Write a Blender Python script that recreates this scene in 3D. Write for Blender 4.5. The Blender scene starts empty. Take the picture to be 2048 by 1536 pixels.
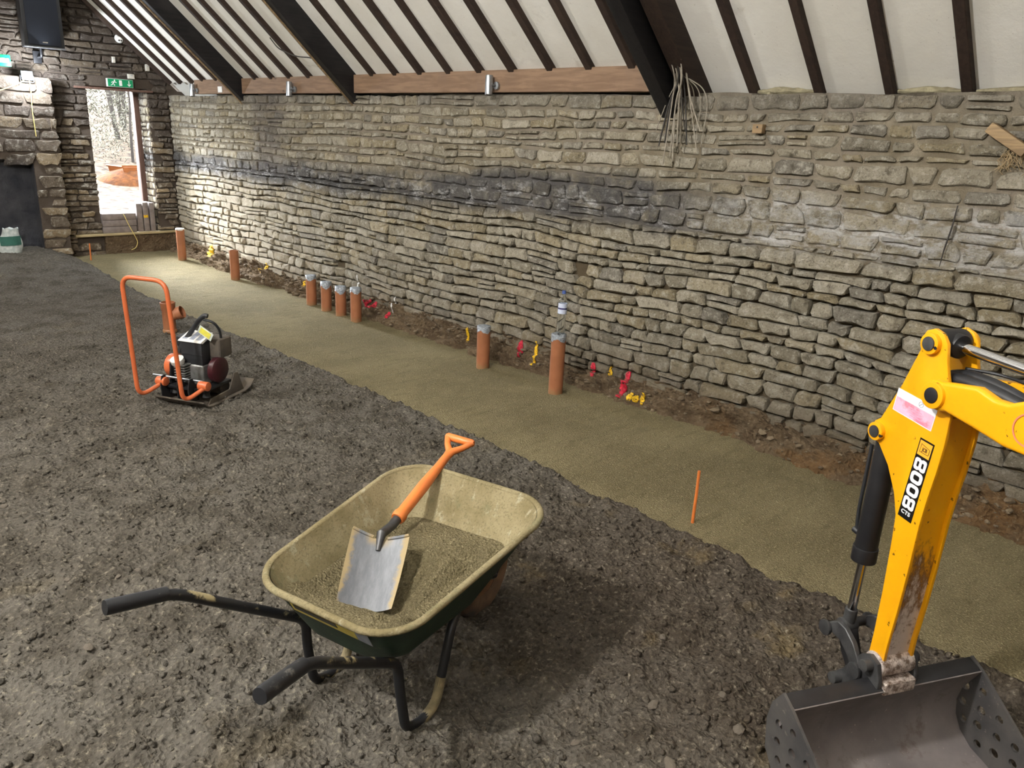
import bpy, bmesh, math, random
import numpy as np
from mathutils import Vector, Matrix
PI = math.pi
rng = random.Random(7)
scene = bpy.context.scene
col = scene.collection

# ------------------------------------------------------------------ camera
CAM_H = 1.87
yaw, pitch, roll = (math.radians(a) for a in (45.7, 17.9, 2.7))
fwd = Vector((math.sin(yaw)*math.cos(pitch), math.cos(yaw)*math.cos(pitch), -math.sin(pitch)))
r0 = Vector((math.cos(yaw), -math.sin(yaw), 0)); u0 = r0.cross(fwd)
right = r0*math.cos(roll) + u0*math.sin(roll)
up = -r0*math.sin(roll) + u0*math.cos(roll)
cam_d = bpy.data.cameras.new('camera'); cam = bpy.data.objects.new('camera', cam_d); col.objects.link(cam)
cam_d.sensor_fit = 'HORIZONTAL'; cam_d.sensor_width = 36.0; cam_d.lens = 36.0*1540/2048
cam_d.clip_start = 0.05; cam_d.clip_end = 200
rot = Matrix((right, up, -fwd)).transposed().to_4x4()
cam.matrix_world = Matrix.Translation((0, 0, CAM_H)) @ rot
scene.camera = cam

# ------------------------------------------------------------------ light
world = bpy.data.worlds.new('world'); scene.world = world; world.use_nodes = True
bg = world.node_tree.nodes['Background']
bg.inputs[0].default_value = (0.86, 0.93, 1.0, 1); bg.inputs[1].default_value = 13.0
scene.view_settings.view_transform = 'Standard'; scene.view_settings.look = 'None'
scene.view_settings.exposure = 0.0; scene.view_settings.gamma = 1.0
scene.view_settings.use_curve_mapping = False
def lamp(name, loc, power, color, radius):
    d = bpy.data.lights.new(name, 'POINT'); d.energy = power; d.color = color; d.shadow_soft_size = radius
    o = bpy.data.objects.new(name, d); o.location = loc; col.objects.link(o); return o
for loc, pw in (((-1.3, 2.3, 3.9), 850), ((-1.6, 6.8, 4.1), 440), ((-1.6, -2.0, 4.1), 130)):
    lamp('roof_lamp', loc, pw, (1.0, 0.975, 0.935), 0.13)

# hazy low sun behind thin cloud, shining in through the open doorway
sd_ = bpy.data.lights.new('hazy_sun', 'SUN'); sd_.energy = 75.0; sd_.angle = math.radians(44); sd_.color = (0.93, 0.96, 1.0)
so_ = bpy.data.objects.new('hazy_sun', sd_); so_.rotation_euler = Vector((0.16, -0.85, -0.48)).to_track_quat('-Z', 'Y').to_euler(); so_.location = (3, 20, 12); col.objects.link(so_)
# portal: tells the sampler that the daylight enters through the open doorway (gives no light of its own)
pd = bpy.data.lights.new('doorway_portal', 'AREA'); pd.shape = 'RECTANGLE'; pd.size = 0.80; pd.size_y = 1.95; pd.cycles.is_portal = True
po_ = bpy.data.objects.new('doorway_portal', pd); po_.location = (4.0, 11.95, 1.28); po_.rotation_euler = (math.radians(-90), 0, 0); col.objects.link(po_)

# ------------------------------------------------------------------ dimensions
W = 4.675            # inner face of the long stone wall
G = 11.5             # inner face of the gable wall
TAN = math.tan(math.radians(42))
def roof_z(x): return 2.365 + (W - x)*TAN
XL, YB = -5.0, -5.0

# ------------------------------------------------------------------ helpers
def lin(r, g, b):
    f = lambda c: (c/255/12.92) if c/255 <= 0.04045 else ((c/255 + 0.055)/1.055)**2.4
    return (f(r), f(g), f(b), 1)

def _hash(ix, iy, seed):
    h = (ix.astype(np.int64)*374761393 + iy.astype(np.int64)*668265263 + seed*974711) & 0xffffffff
    h = ((h ^ (h >> 13))*1274126177) & 0xffffffff
    return ((h ^ (h >> 16)) & 0xffff)/65535.0
def vnoise(x, y, seed=0):
    x = np.asarray(x, float); y = np.asarray(y, float)
    ix = np.floor(x); iy = np.floor(y); fx = x-ix; fy = y-iy
    sx = fx*fx*(3-2*fx); sy = fy*fy*(3-2*fy)
    a = _hash(ix, iy, seed); b = _hash(ix+1, iy, seed); c = _hash(ix, iy+1, seed); d = _hash(ix+1, iy+1, seed)
    return (a+(b-a)*sx)*(1-sy) + (c+(d-c)*sx)*sy - 0.5
def fbm(x, y, seed=0, octv=4, gain=0.5):
    s = 0; a = 1.0
    for o in range(octv):
        s = s + a*vnoise(x*2**o + 13.7*o, y*2**o - 7.1*o, seed+o*31); a *= gain
    return s

def fillet(path, rad, k=5):
    P = [Vector(p) for p in path]; out = [P[0]]
    for i in range(1, len(P)-1):
        a, b, c = P[i-1], P[i], P[i+1]
        da = (a-b); dc = (c-b)
        t = min(rad, da.length*0.48, dc.length*0.48)
        p0 = b + da.normalized()*t; p1 = b + dc.normalized()*t
        for j in range(k+1):
            s = j/k
            out.append(p0*(1-s)**2 + b*2*s*(1-s) + p1*s*s)
    out.append(P[-1]); return out

class MB:
    def __init__(s): s.v = []; s.f = []; s.m = []
    def add(s, v, f, mi=0):
        n = len(s.v); s.v += [tuple(p) for p in v]; s.f += [tuple(i+n for i in q) for q in f]; s.m += [mi]*len(f); return s
    def box(s, c, d, R=None, mi=0):
        hx, hy, hz = d[0]/2, d[1]/2, d[2]/2
        vs = [Vector((x, y, z)) for x in (-hx, hx) for y in (-hy, hy) for z in (-hz, hz)]
        if R is not None: vs = [R @ p for p in vs]
        c = Vector(c)
        return s.add([p+c for p in vs], [(0,1,3,2),(4,6,7,5),(0,4,5,1),(2,3,7,6),(0,2,6,4),(1,5,7,3)], mi)
    def span(s, a, b, mi=0):
        return s.box([(a[i]+b[i])/2 for i in range(3)], [abs(b[i]-a[i]) for i in range(3)], None, mi)
    def tube(s, path, r, n=12, mi=0, cap=True, fil=0, k=5):
        P = fillet(path, fil, k) if fil else [Vector(p) for p in path]
        N = len(P); rr = r if isinstance(r, (list, tuple)) else [r]*N
        T = [(P[min(i+1, N-1)]-P[max(i-1, 0)]).normalized() for i in range(N)]
        a = Vector((0, 0, 1)) if abs(T[0].z) < 0.9 else Vector((1, 0, 0))
        nx = T[0].cross(a).normalized(); vs = []
        for i in range(N):
            nx = (nx - T[i]*nx.dot(T[i])).normalized(); ny = T[i].cross(nx)
            for j in range(n):
                t = 2*PI*j/n; vs.append(P[i] + (nx*math.cos(t)+ny*math.sin(t))*rr[i])
        fs = [(i*n+j, i*n+(j+1) % n, (i+1)*n+(j+1) % n, (i+1)*n+j) for i in range(N-1) for j in range(n)]
        if cap: fs += [tuple(range(n))[::-1], tuple((N-1)*n+j for j in range(n))]
        return s.add(vs, fs, mi)
    def cyl(s, a, b, r, r2=None, n=16, mi=0): return s.tube([a, b], [r, r if r2 is None else r2], n, mi)
    def lathe(s, prof, c=(0,0,0), axis=(0,0,1), n=24, mi=0, close=True):
        az = Vector(axis).normalized(); ax = az.cross(Vector((0.3, 1, 0.2))).normalized(); ay = az.cross(ax); c = Vector(c); vs = []
        for (r, z) in prof:
            for j in range(n):
                t = 2*PI*j/n; vs.append(c + az*z + (ax*math.cos(t)+ay*math.sin(t))*max(r, 1e-4))
        N = len(prof)
        fs = [(i*n+j, i*n+(j+1) % n, (i+1)*n+(j+1) % n, (i+1)*n+j) for i in range(N-1) for j in range(n)]
        if close: fs += [tuple(range(n))[::-1], tuple((N-1)*n+j for j in range(n))]
        return s.add(vs, fs, mi)
    def loft(s, rings, mi=0, cap0=False, cap1=False, closed=True):
        n = len(rings[0]); vs = [p for r in rings for p in r]; m = n if closed else n-1
        fs = [(i*n+j, i*n+(j+1) % n, (i+1)*n+(j+1) % n, (i+1)*n+j) for i in range(len(rings)-1) for j in range(m)]
        if cap0: fs.append(tuple(range(n))[::-1])
        if cap1: fs.append(tuple((len(rings)-1)*n+j for j in range(n)))
        return s.add(vs, fs, mi)
    def prism(s, poly, fn, a, b, mi=0):
        """poly of 2-d points; fn(p, q, d) -> 3-d; extruded from d=a to d=b"""
        n = len(poly)
        vs = [fn(p[0], p[1], a) for p in poly] + [fn(p[0], p[1], b) for p in poly]
        fs = [tuple(range(n))[::-1], tuple(range(n, 2*n))] + [(i, (i+1) % n, n+(i+1) % n, n+i) for i in range(n)]
        return s.add(vs, fs, mi)
    def build(s, name, mats, parent=None, bevel=0, seg=2, smooth=True, angle=35):
        me = bpy.data.meshes.new(name); me.from_pydata(s.v, [], s.f)
        if not isinstance(mats, (list, tuple)): mats = [mats]
        for m in mats: me.materials.append(m)
        if len(mats) > 1: me.polygons.foreach_set('material_index', s.m)
        bm = bmesh.new(); bm.from_mesh(me)
        bmesh.ops.recalc_face_normals(bm, faces=bm.faces)
        if bevel:
            es = [e for e in bm.edges if len(e.link_faces) == 2 and e.calc_face_angle(0) > 0.5]
            bmesh.ops.bevel(bm, geom=es, offset=bevel, segments=seg, profile=0.6, affect='EDGES', clamp_overlap=True)
        bm.to_mesh(me); bm.free()
        if smooth:
            me.polygons.foreach_set('use_smooth', [True]*len(me.polygons)); me.set_sharp_from_angle(angle=math.radians(angle))
        o = bpy.data.objects.new(name, me); col.objects.link(o)
        if parent: o.parent = parent
        return o

def empty(name, loc=(0,0,0), rz=0):
    o = bpy.data.objects.new(name, None); o.location = loc; o.rotation_euler = (0, 0, rz); o.empty_display_size = 0.1
    col.objects.link(o); return o
def tag(o, label=None, cat=None, group=None, kind=None):
    if label: o['label'] = label
    if cat: o['category'] = cat
    if group: o['group'] = group
    if kind: o['kind'] = kind
    return o
def copy_tree(o, parent=None):
    c = o.copy(); col.objects.link(c); c.parent = parent
    for ch in list(o.children): copy_tree(ch, c)
    return c

# ------------------------------------------------------------------ materials
class NT:
    def __init__(s, name):
        s.mat = bpy.data.materials.new(name); s.mat.use_nodes = True; s.t = s.mat.node_tree
        s.b = s.t.nodes['Principled BSDF']; s._p = None
    def n(s, kind, **kw):
        x = s.t.nodes.new(kind)
        for k, v in kw.items(): setattr(x, k, v)
        return x
    def put(s, sock, v):
        if hasattr(v, 'links') or isinstance(v, bpy.types.NodeSocket): s.t.links.new(v, sock)
        elif v is not None: sock.default_value = v
    def pos(s): return s.n('ShaderNodeNewGeometry').outputs['Position']
    def obj(s): return s.n('ShaderNodeTexCoord').outputs['Object']
    def mapv(s, v, scale=(1,1,1), loc=(0,0,0), rot=(0,0,0)):
        m = s.n('ShaderNodeMapping'); s.put(m.inputs[0], v); m.inputs['Scale'].default_value = scale; m.inputs['Location'].default_value = loc; m.inputs['Rotation'].default_value = rot
        return m.outputs[0]
    def noise(s, v, scale, detail=4, rough=0.55, dist=0):
        x = s.n('ShaderNodeTexNoise'); s.put(x.inputs['Vector'], v); x.inputs['Scale'].default_value = scale
        x.inputs['Detail'].default_value = detail; x.inputs['Roughness'].default_value = rough; x.inputs['Distortion'].default_value = dist
        return x.outputs['Fac']
    def voro(s, v, scale, feature='F1', out='Distance', rnd=1):
        x = s.n('ShaderNodeTexVoronoi', feature=feature); s.put(x.inputs['Vector'], v); x.inputs['Scale'].default_value = scale
        x.inputs['Randomness'].default_value = rnd
        return x.outputs[out]
    def ramp(s, f, stops):
        x = s.n('ShaderNodeValToRGB'); s.put(x.inputs[0], f); e = x.color_ramp.elements
        while len(e) < len(stops): e.new(0.5)
        for i, (p, c) in enumerate(stops):
            e[i].position = p; e[i].color = c if hasattr(c, '__len__') else (c, c, c, 1)
        return x.outputs[0]
    def mix(s, f, a, b, mode='MIX'):
        x = s.n('ShaderNodeMix', data_type='RGBA', blend_type=mode); s.put(x.inputs[0], f); s.put(x.inputs[6], a); s.put(x.inputs[7], b)
        return x.outputs[2]
    def math(s, op, a, b=None, c=None, clamp=False):
        x = s.n('ShaderNodeMath', operation=op, use_clamp=clamp); s.put(x.inputs[0], a)
        if b is not None: s.put(x.inputs[1], b)
        if c is not None: s.put(x.inputs[2], c)
        return x.outputs[0]
    def sep(s, v):
        x = s.n('ShaderNodeSeparateXYZ'); s.put(x.inputs[0], v); return x.outputs
    def step(s, f, a, b):   # smoothstep a..b
        x = s.n('ShaderNodeMapRange', interpolation_type='SMOOTHSTEP'); s.put(x.inputs[0], f)
        s.put(x.inputs[1], a); s.put(x.inputs[2], b); return x.outputs[0]
    def bump(s, h, strength=0.5, dist=0.01, normal=None):
        x = s.n('ShaderNodeBump'); s.put(x.inputs['Height'], h); x.inputs['Strength'].default_value = strength; x.inputs['Distance'].default_value = dist
        if normal: s.put(x.inputs['Normal'], normal)
        return x.outputs[0]
    def out(s, color, rough=0.6, metal=0.0, normal=None, spec=0.5):
        s.put(s.b.inputs['Base Color'], color); s.put(s.b.inputs['Roughness'], rough); s.put(s.b.inputs['Metallic'], metal)
        s.b.inputs['Specular IOR Level'].default_value = spec
        if normal: s.put(s.b.inputs['Normal'], normal)
        return s.mat

def simple(name, c1, c2=None, scale=20, rough=0.5, metal=0, bump=0, bscale=80, bdist=0.002, spec=0.5, dirt=None, dscale=6, dlo=0.5, dhi=0.65):
    m = NT(name); v = m.obj(); c2 = c2 or tuple(0.8*x for x in c1[:3])+(1,)
    colr = m.mix(m.ramp(m.noise(v, scale), [(0.35, 0), (0.65, 1)]), c1, c2)
    if dirt: colr = m.mix(m.step(m.noise(v, dscale, 6, 0.65), dlo, dhi), colr, dirt)
    nrm = m.bump(m.noise(v, bscale, 5), bump, bdist) if bump else None
    return m.out(colr, rough, metal, nrm, spec)

def earth_mat():
    m = NT('earth'); p = m.pos()
    big = m.noise(p, 0.55, 4); mid = m.noise(p, 4.0, 6, 0.62); fine = m.noise(p, 45, 5, 0.7)
    c = m.mix(m.step(big, 0.35, 0.68), lin(88, 83, 75), lin(99, 95, 88))
    c = m.mix(m.step(mid, 0.42, 0.66), c, lin(73, 68, 60))
    c = m.mix(m.math('MULTIPLY', m.step(m.noise(p, 1.7, 5), 0.58, 0.72), 0.4), c, lin(100, 90, 70))
    xyz = m.sep(p)
    # redder, darker tone close to the digger
    near = m.math('MULTIPLY', m.step(xyz[0], 1.2, 2.3), m.math('SUBTRACT', 1.0, m.step(xyz[1], 1.6, 3.0)))
    c = m.mix(m.math('MULTIPLY', near, 0.6), c, lin(68, 57, 47))
    # spilt grit
    spill = m.math('MULTIPLY', m.math('MULTIPLY', near, m.step(m.noise(p, 3.2, 5), 0.58, 0.72)), 0.55)
    c = m.mix(spill, c, lin(120, 104, 72))
    c = m.mix(m.step(fine, 0.52, 0.78), c, lin(146, 138, 122))
    c = m.mix(m.math('MULTIPLY', m.step(fine, 0.48, 0.28), 0.7), c, lin(46, 41, 36))
    c = m.mix(m.math('MULTIPLY', m.step(m.voro(p, 70), 0.25, 0.05), 0.35), c, lin(120, 110, 96))
    h = m.math('ADD', m.math('MULTIPLY', fine, 0.7), m.math('MULTIPLY', m.voro(p, 55), 0.6))
    n1 = m.bump(h, 1.0, 0.022)
    return m.out(c, 0.95, 0, n1, 0.15)
def sand_mat(name='grit_sand', bs=1.0, world_pos=True):
    m = NT(name); p = m.pos() if world_pos else m.obj()
    big = m.noise(p, 1.1, 5, 0.6); fine = m.noise(p, 110, 4, 0.75); streak = m.noise(m.mapv(p, (2.0, 9.0, 1), rot=(0, 0, 0.5)), 2.0, 5)
    c = m.mix(m.step(big, 0.35, 0.68), lin(122, 112, 84), lin(142, 131, 100))
    c = m.mix(m.math('MULTIPLY', m.step(streak, 0.5, 0.7), 0.5), c, lin(108, 98, 72))
    c = m.mix(m.step(fine, 0.53, 0.72), c, lin(192, 179, 142))
    c = m.mix(m.math('MULTIPLY', m.step(fine, 0.45, 0.3), 0.8), c, lin(84, 73, 50))
    h = m.math('ADD', fine, m.math('MULTIPLY', m.voro(p, 120), 0.7))
    return m.out(c, 0.95, 0, m.bump(h, 1.0*bs, 0.016), 0.15)
def stains(m, p, xyz, c):
    z = xyz[2]; y = xyz[1]
    wob = m.math('MULTIPLY', m.math('SUBTRACT', m.noise(p, 1.1, 5, 0.6), 0.5), 0.34)
    # earth smears low down, weaker brown fading above, greyer under the roof plate
    c = m.mix(m.math('MULTIPLY', m.step(m.math('ADD', z, wob), 0.36, 0.1), 0.65), c, lin(104, 91, 74))
    c = m.mix(m.math('MULTIPLY', m.step(m.math('ADD', z, wob), 0.95, 0.3), 0.30), c, lin(104, 95, 80))
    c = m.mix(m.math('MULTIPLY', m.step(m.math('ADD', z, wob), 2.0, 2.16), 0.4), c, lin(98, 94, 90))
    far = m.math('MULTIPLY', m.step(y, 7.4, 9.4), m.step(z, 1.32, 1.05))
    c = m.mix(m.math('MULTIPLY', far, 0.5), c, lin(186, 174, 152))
    # tar-like soot stain band left by an old fitting, higher towards the middle of the wall
    zc = m.math('ADD', m.math('ADD', 1.31, wob), m.math('MULTIPLY', m.step(y, 7.5, 3.8), 0.12))
    dist = m.math('ABSOLUTE', m.math('SUBTRACT', z, zc))
    band = m.math('MULTIPLY', m.step(m.math('SUBTRACT', dist, m.math('MULTIPLY', m.step(y, 6.5, 4.0), 0.07)), 0.20, 0.05), m.step(y, 2.4, 3.3))
    brk = m.step(m.noise(p, 2.4, 6, 0.7), 0.22, 0.5)
    c = m.mix(m.math('MULTIPLY', m.math('MULTIPLY', band, brk), 0.82), c, lin(72, 72, 76))
    pl = m.math('MULTIPLY', m.step(m.math('ABSOLUTE', m.math('SUBTRACT', y, m.math('ADD', 8.75, wob))), 0.6, 0.1), m.step(z, 1.2, 1.5))
    c = m.mix(m.math('MULTIPLY', pl, 0.5), c, lin(88, 82, 82))
    # pale lime residue along the lower edge of the band and in a wash towards the digger end
    lz = m.math('ABSOLUTE', m.math('SUBTRACT', z, m.math('SUBTRACT', zc, 0.05)))
    lime = m.math('MULTIPLY', m.step(lz, 0.20, 0.02), m.step(m.noise(m.mapv(p, (1, 1, 2.2)), 6.5, 8, 0.78), 0.50, 0.66))
    c = m.mix(m.math('MULTIPLY', lime, 0.7), c, lin(206, 206, 206))
    wash = m.math('MULTIPLY', m.step(dist, 0.26, 0.06), m.math('MULTIPLY', m.step(y, 3.3, 2.2), m.step(m.noise(m.mapv(p, (1, 1, 1.8)), 7.0, 8, 0.75), 0.44, 0.62)))
    return m.mix(m.math('MULTIPLY', wash, 0.65), c, lin(206, 206, 206))
def stone_mat(name, gable=False):
    m = NT(name); p = m.pos(); xyz = m.sep(p)
    at = m.n('ShaderNodeAttribute'); at.attribute_name = 'tint'; t = m.sep(at.outputs['Vector'])
    if not gable:
        c = m.mix(t[0], lin(142, 135, 118), lin(184, 176, 158))
        c = m.mix(m.math('MULTIPLY', m.step(t[1], 0.55, 0.95), 0.5), c, lin(164, 148, 112))
        c = m.mix(m.math('MULTIPLY', m.step(t[1], 0.25, 0.02), 0.55), c, lin(120, 117, 112))
    else:
        c = m.mix(t[0], lin(92, 82, 72), lin(138, 124, 106))
        c = m.mix(m.math('MULTIPLY', m.step(t[1], 0.6, 0.95), 0.7), c, lin(168, 148, 116))
    mott = m.noise(p, 14, 7, 0.68); fine = m.noise(p, 70, 5, 0.7)
    c = m.mix(m.math('MULTIPLY', m.step(mott, 0.5, 0.66), 0.7), c, lin(204, 198, 184))
    c = m.mix(m.math('MULTIPLY', m.step(mott, 0.47, 0.3), 0.75), c, lin(88, 80, 67))
    c = m.mix(m.math('MULTIPLY', m.step(fine, 0.5, 0.3), 0.5), c, lin(70, 62, 50))
    c = m.mix(m.math('MULTIPLY', m.step(m.noise(p, 42, 5, 0.7), 0.55, 0.68), 0.6), c, lin(214, 208, 194) if not gable else lin(160, 150, 134))
    if not gable:
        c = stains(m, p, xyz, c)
    else:
        c = m.mix(m.math('MULTIPLY', m.step(m.math('ADD', xyz[2], m.math('MULTIPLY', m.noise(p, 2.0, 4), 0.8)), 1.5, 2.3), 0.75), c, lin(66, 58, 54))
        blk = m.math('MULTIPLY', m.step(m.math('ADD', xyz[0], m.math('MULTIPLY', m.noise(p, 3.0, 4), 0.25)), 2.98, 2.8), m.step(xyz[2], 1.4, 1.2))
        c = m.mix(m.math('MULTIPLY', blk, 0.55), c, lin(48, 48, 54))
    h = m.math('ADD', m.math('MULTIPLY', m.noise(p, 22, 8, 0.7), 1.0), m.math('MULTIPLY', fine, 0.35))
    n1 = m.bump(h, 1.0, 0.035)
    return m.out(c, 0.92, 0, n1, 0.2)
def mortar_mat(name, dark):
    m = NT(name); p = m.pos(); xyz = m.sep(p)
    c = m.mix(m.step(m.noise(p, 6, 6), 0.35, 0.65), lin(136, 127, 110), lin(112, 103, 86))
    c = m.mix(m.step(m.noise(p, 2, 5), 0.5, 0.7), c, lin(130, 121, 108))
    if dark: c = m.mix(1.0, c, lin(82, 73, 65))
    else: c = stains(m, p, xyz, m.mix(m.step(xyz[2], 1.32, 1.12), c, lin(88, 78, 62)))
    h = m.math('ADD', m.noise(p, 25, 7, 0.7), m.math('MULTIPLY', m.noise(p, 130, 3), 0.4))
    return m.out(c, 0.95, 0, m.bump(h, 0.8, 0.015), 0.15)
def footing_mat():
    m = NT('clay_footing'); p = m.pos(); xyz = m.sep(p)
    c = m.mix(m.step(m.noise(p, 5, 6), 0.35, 0.65), lin(120, 103, 82), lin(94, 78, 60))
    org = m.math('MULTIPLY', m.math('MULTIPLY', m.step(m.noise(p, 2.2, 5), 0.48, 0.62), m.step(xyz[1], 3.0, 1.9)), 0.6)
    c = m.mix(org, c, lin(130, 98, 62))
    c = m.mix(m.step(m.noise(p, 30, 5, 0.7), 0.55, 0.72), c, lin(146, 130, 106))
    h = m.math('ADD', m.noise(p, 30, 7, 0.7), m.math('MULTIPLY', m.voro(p, 40), 0.6))
    return m.out(c, 0.95, 0, m.bump(h, 1.0, 0.035), 0.15)
def plaster_mat():
    m = NT('white_plaster'); p = m.pos()
    c = m.mix(m.step(m.noise(p, 1.2, 5), 0.3, 0.7), lin(236, 234, 228), lin(222, 219, 210))
    c = m.mix(m.math('MULTIPLY', m.step(m.noise(p, 3.5, 8, 0.75), 0.56, 0.75), 0.5), c, lin(176, 166, 150))
    c = m.mix(m.math('MULTIPLY', m.step(m.noise(p, 60, 3), 0.68, 0.76), 0.5), c, lin(120, 108, 92))
    return m.out(c, 0.85, 0, m.bump(m.noise(p, 12, 6, 0.6), 0.35, 0.01), 0.2)
def wood_mat(name, c1, c2, c3, along='y', rough=0.7, bump=0.3, knots=True):
    m = NT(name); p = m.pos(); s = {'x': (1.2, 14, 14), 'y': (14, 1.2, 14), 'z': (14, 14, 1.2)}[along]
    g = m.noise(m.mapv(p, s), 3.0, 6, 0.6, 0.6)
    c = m.mix(m.step(g, 0.35, 0.65), c1, c2)
    c = m.mix(m.math('MULTIPLY', m.step(m.noise(p, 2.2, 4), 0.5, 0.7), 0.5), c, c3)
    if knots: c = m.mix(m.math('MULTIPLY', m.step(m.voro(m.mapv(p, {'x': (1, 2, 2), 'y': (2, 1, 2), 'z': (2, 2, 1)}[along]), 3.0), 0.11, 0.05), 0.8), c, tuple(0.35*x for x in c1[:3])+(1,))
    return m.out(c, rough, 0, m.bump(g, bump, 0.004), 0.3)
def yellow_mat(worn=False):
    m = NT('digger_yellow_worn' if worn else 'digger_yellow'); v = m.obj(); xyz = m.sep(v)
    c = m.mix(m.step(m.noise(v, 3, 3), 0.3, 0.7), (0.86, 0.40, 0.004, 1), (0.80, 0.36, 0.004, 1))
    spk = m.math('MULTIPLY', m.step(m.noise(v, 55, 3, 0.5), 0.685, 0.72), 0.9)
    c = m.mix(spk, c, lin(72, 44, 16))
    metal = 0.0; rough = 0.34
    if worn:
        f = m.math('ADD', xyz[2], m.math('MULTIPLY', m.math('SUBTRACT', m.noise(m.mapv(v, (1, 1, 0.45)), 22, 7, 0.72), 0.5), 0.9))
        rust = m.step(f, 0.80, 0.64); bare = m.step(f, 0.66, 0.50)
        c = m.mix(rust, c, lin(122, 84, 42)); c = m.mix(m.math('MULTIPLY', bare, m.step(m.noise(v, 45, 6, 0.75), 0.30, 0.48)), c, lin(228, 216, 208))
        metal = m.math('MULTIPLY', bare, 0.55); rough = m.math('ADD', 0.34, m.math('MULTIPLY', rust, 0.12))
        return m.out(c, rough, metal, m.bump(m.noise(v, 60, 5, 0.7), 0.25, 0.004))
    return m.out(c, rough, metal, m.bump(m.noise(v, 30, 3), 0.05, 0.003))
def bucket_mat():
    m = NT('bucket_steel'); v = m.obj()
    c = m.mix(m.step(m.noise(v, 4, 6, 0.6), 0.35, 0.68), lin(104, 98, 97), lin(126, 119, 117))
    c = m.mix(m.math('MULTIPLY', m.step(m.noise(v, 9, 7, 0.7), 0.56, 0.7), 0.6), c, lin(84, 70, 58))
    c = m.mix(m.step(m.noise(v, 70, 4, 0.6), 0.66, 0.74), c, lin(160, 150, 142))
    return m.out(c, m.step(m.noise(v, 6, 5), -0.7, 1.3), 0.2, m.bump(m.noise(v, 90, 5), 0.25, 0.002))
def worn_steel_mat():
    m = NT('worn_bare_steel'); v = m.obj(); g = m.noise(v, 40, 7, 0.75)
    c = m.mix(m.step(g, 0.4, 0.6), lin(124, 104, 90), lin(228, 216, 208))
    return m.out(c, 0.36, 0.45, m.bump(g, 0.6, 0.006))
def tape_mat():
    m = NT('silver_duct_tape'); v = m.obj()
    w = m.noise(m.mapv(v, (1, 1, 2)), 38, 5, 0.7, 1.0)
    return m.out(m.mix(m.step(w, 0.3, 0.7), lin(120, 126, 134), lin(196, 204, 214)), 0.32, 0.45, m.bump(w, 0.9, 0.01))
def pipe_mat():
    m = NT('terracotta_pvc'); v = m.obj(); z = m.sep(v)[2]
    c = m.mix(m.step(m.noise(v, 8, 4), 0.3, 0.7), lin(156, 101, 70), lin(142, 91, 62))
    c = m.mix(m.math('MULTIPLY', m.step(m.math('ADD', z, m.math('MULTIPLY', m.noise(v, 18, 5), 0.14)), 0.13, 0.05), 0.7), c, lin(136, 112, 78))
    return m.out(c, 0.45, 0, None, 0.4)
def glass_mat():
    m = NT('clear_plastic'); b = m.b
    b.inputs['Base Color'].default_value = (0.93, 0.97, 1, 1); b.inputs['Roughness'].default_value = 0.08
    b.inputs['Transmission Weight'].default_value = 1.0; b.inputs['IOR'].default_value = 1.2
    return m.mat
def tray_in_mat():
    m = NT('sand_caked_tray'); v = m.obj(); xyz = m.sep(v)
    c = m.mix(m.step(m.noise(v, 5, 6, 0.65), 0.35, 0.65), lin(150, 139, 108), lin(124, 113, 82))
    c = m.mix(m.math('MULTIPLY', m.step(m.noise(m.mapv(v, (2, 3, 1)), 9, 6, 0.7), 0.56, 0.68), 0.8), c, lin(170, 164, 138))
    c = m.mix(m.math('MULTIPLY', m.step(m.noise(v, 130, 3, 0.6), 0.5, 0.3), 0.5), c, lin(84, 76, 54))
    c = m.mix(m.math('MULTIPLY', m.step(m.noise(v, 7, 6, 0.7), 0.55, 0.66), 0.5), c, lin(112, 112, 84))
    c = m.mix(m.math('MULTIPLY', m.step(m.noise(v, 4.5, 6, 0.75), 0.64, 0.69), 0.7), c, lin(84, 116, 82))
    return m.out(c, 0.9, 0, m.bump(m.noise(v, 90, 6, 0.75), 0.9, 0.006), 0.2)
def tray_out_mat():
    m = NT('dark_green_plastic'); v = m.obj()
    c = m.mix(m.step(m.noise(v, 6, 5, 0.6), 0.4, 0.7), lin(22, 46, 34), lin(34, 60, 44))
    c = m.mix(m.math('MULTIPLY', m.step(m.noise(v, 13, 7, 0.75), 0.60, 0.68), 0.5), c, lin(128, 118, 88))
    return m.out(c, 0.5, 0, m.bump(m.noise(v, 50, 4), 0.2, 0.003))
def black_dirty(name, dirt, lo=0.56, hi=0.64):
    m = NT(name); v = m.obj(); xyz = m.sep(m.n('ShaderNodeNewGeometry').outputs['Normal'])
    d = m.math('MULTIPLY', m.step(m.noise(v, 9, 7, 0.7), lo, hi), m.step(xyz[2], -0.1, 0.5))
    c = m.mix(d, lin(30, 31, 34), dirt)
    return m.out(c, m.math('ADD', 0.42, m.math('MULTIPLY', d, 0.5)), 0, m.bump(d, 0.3, 0.003), 0.4)
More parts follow.
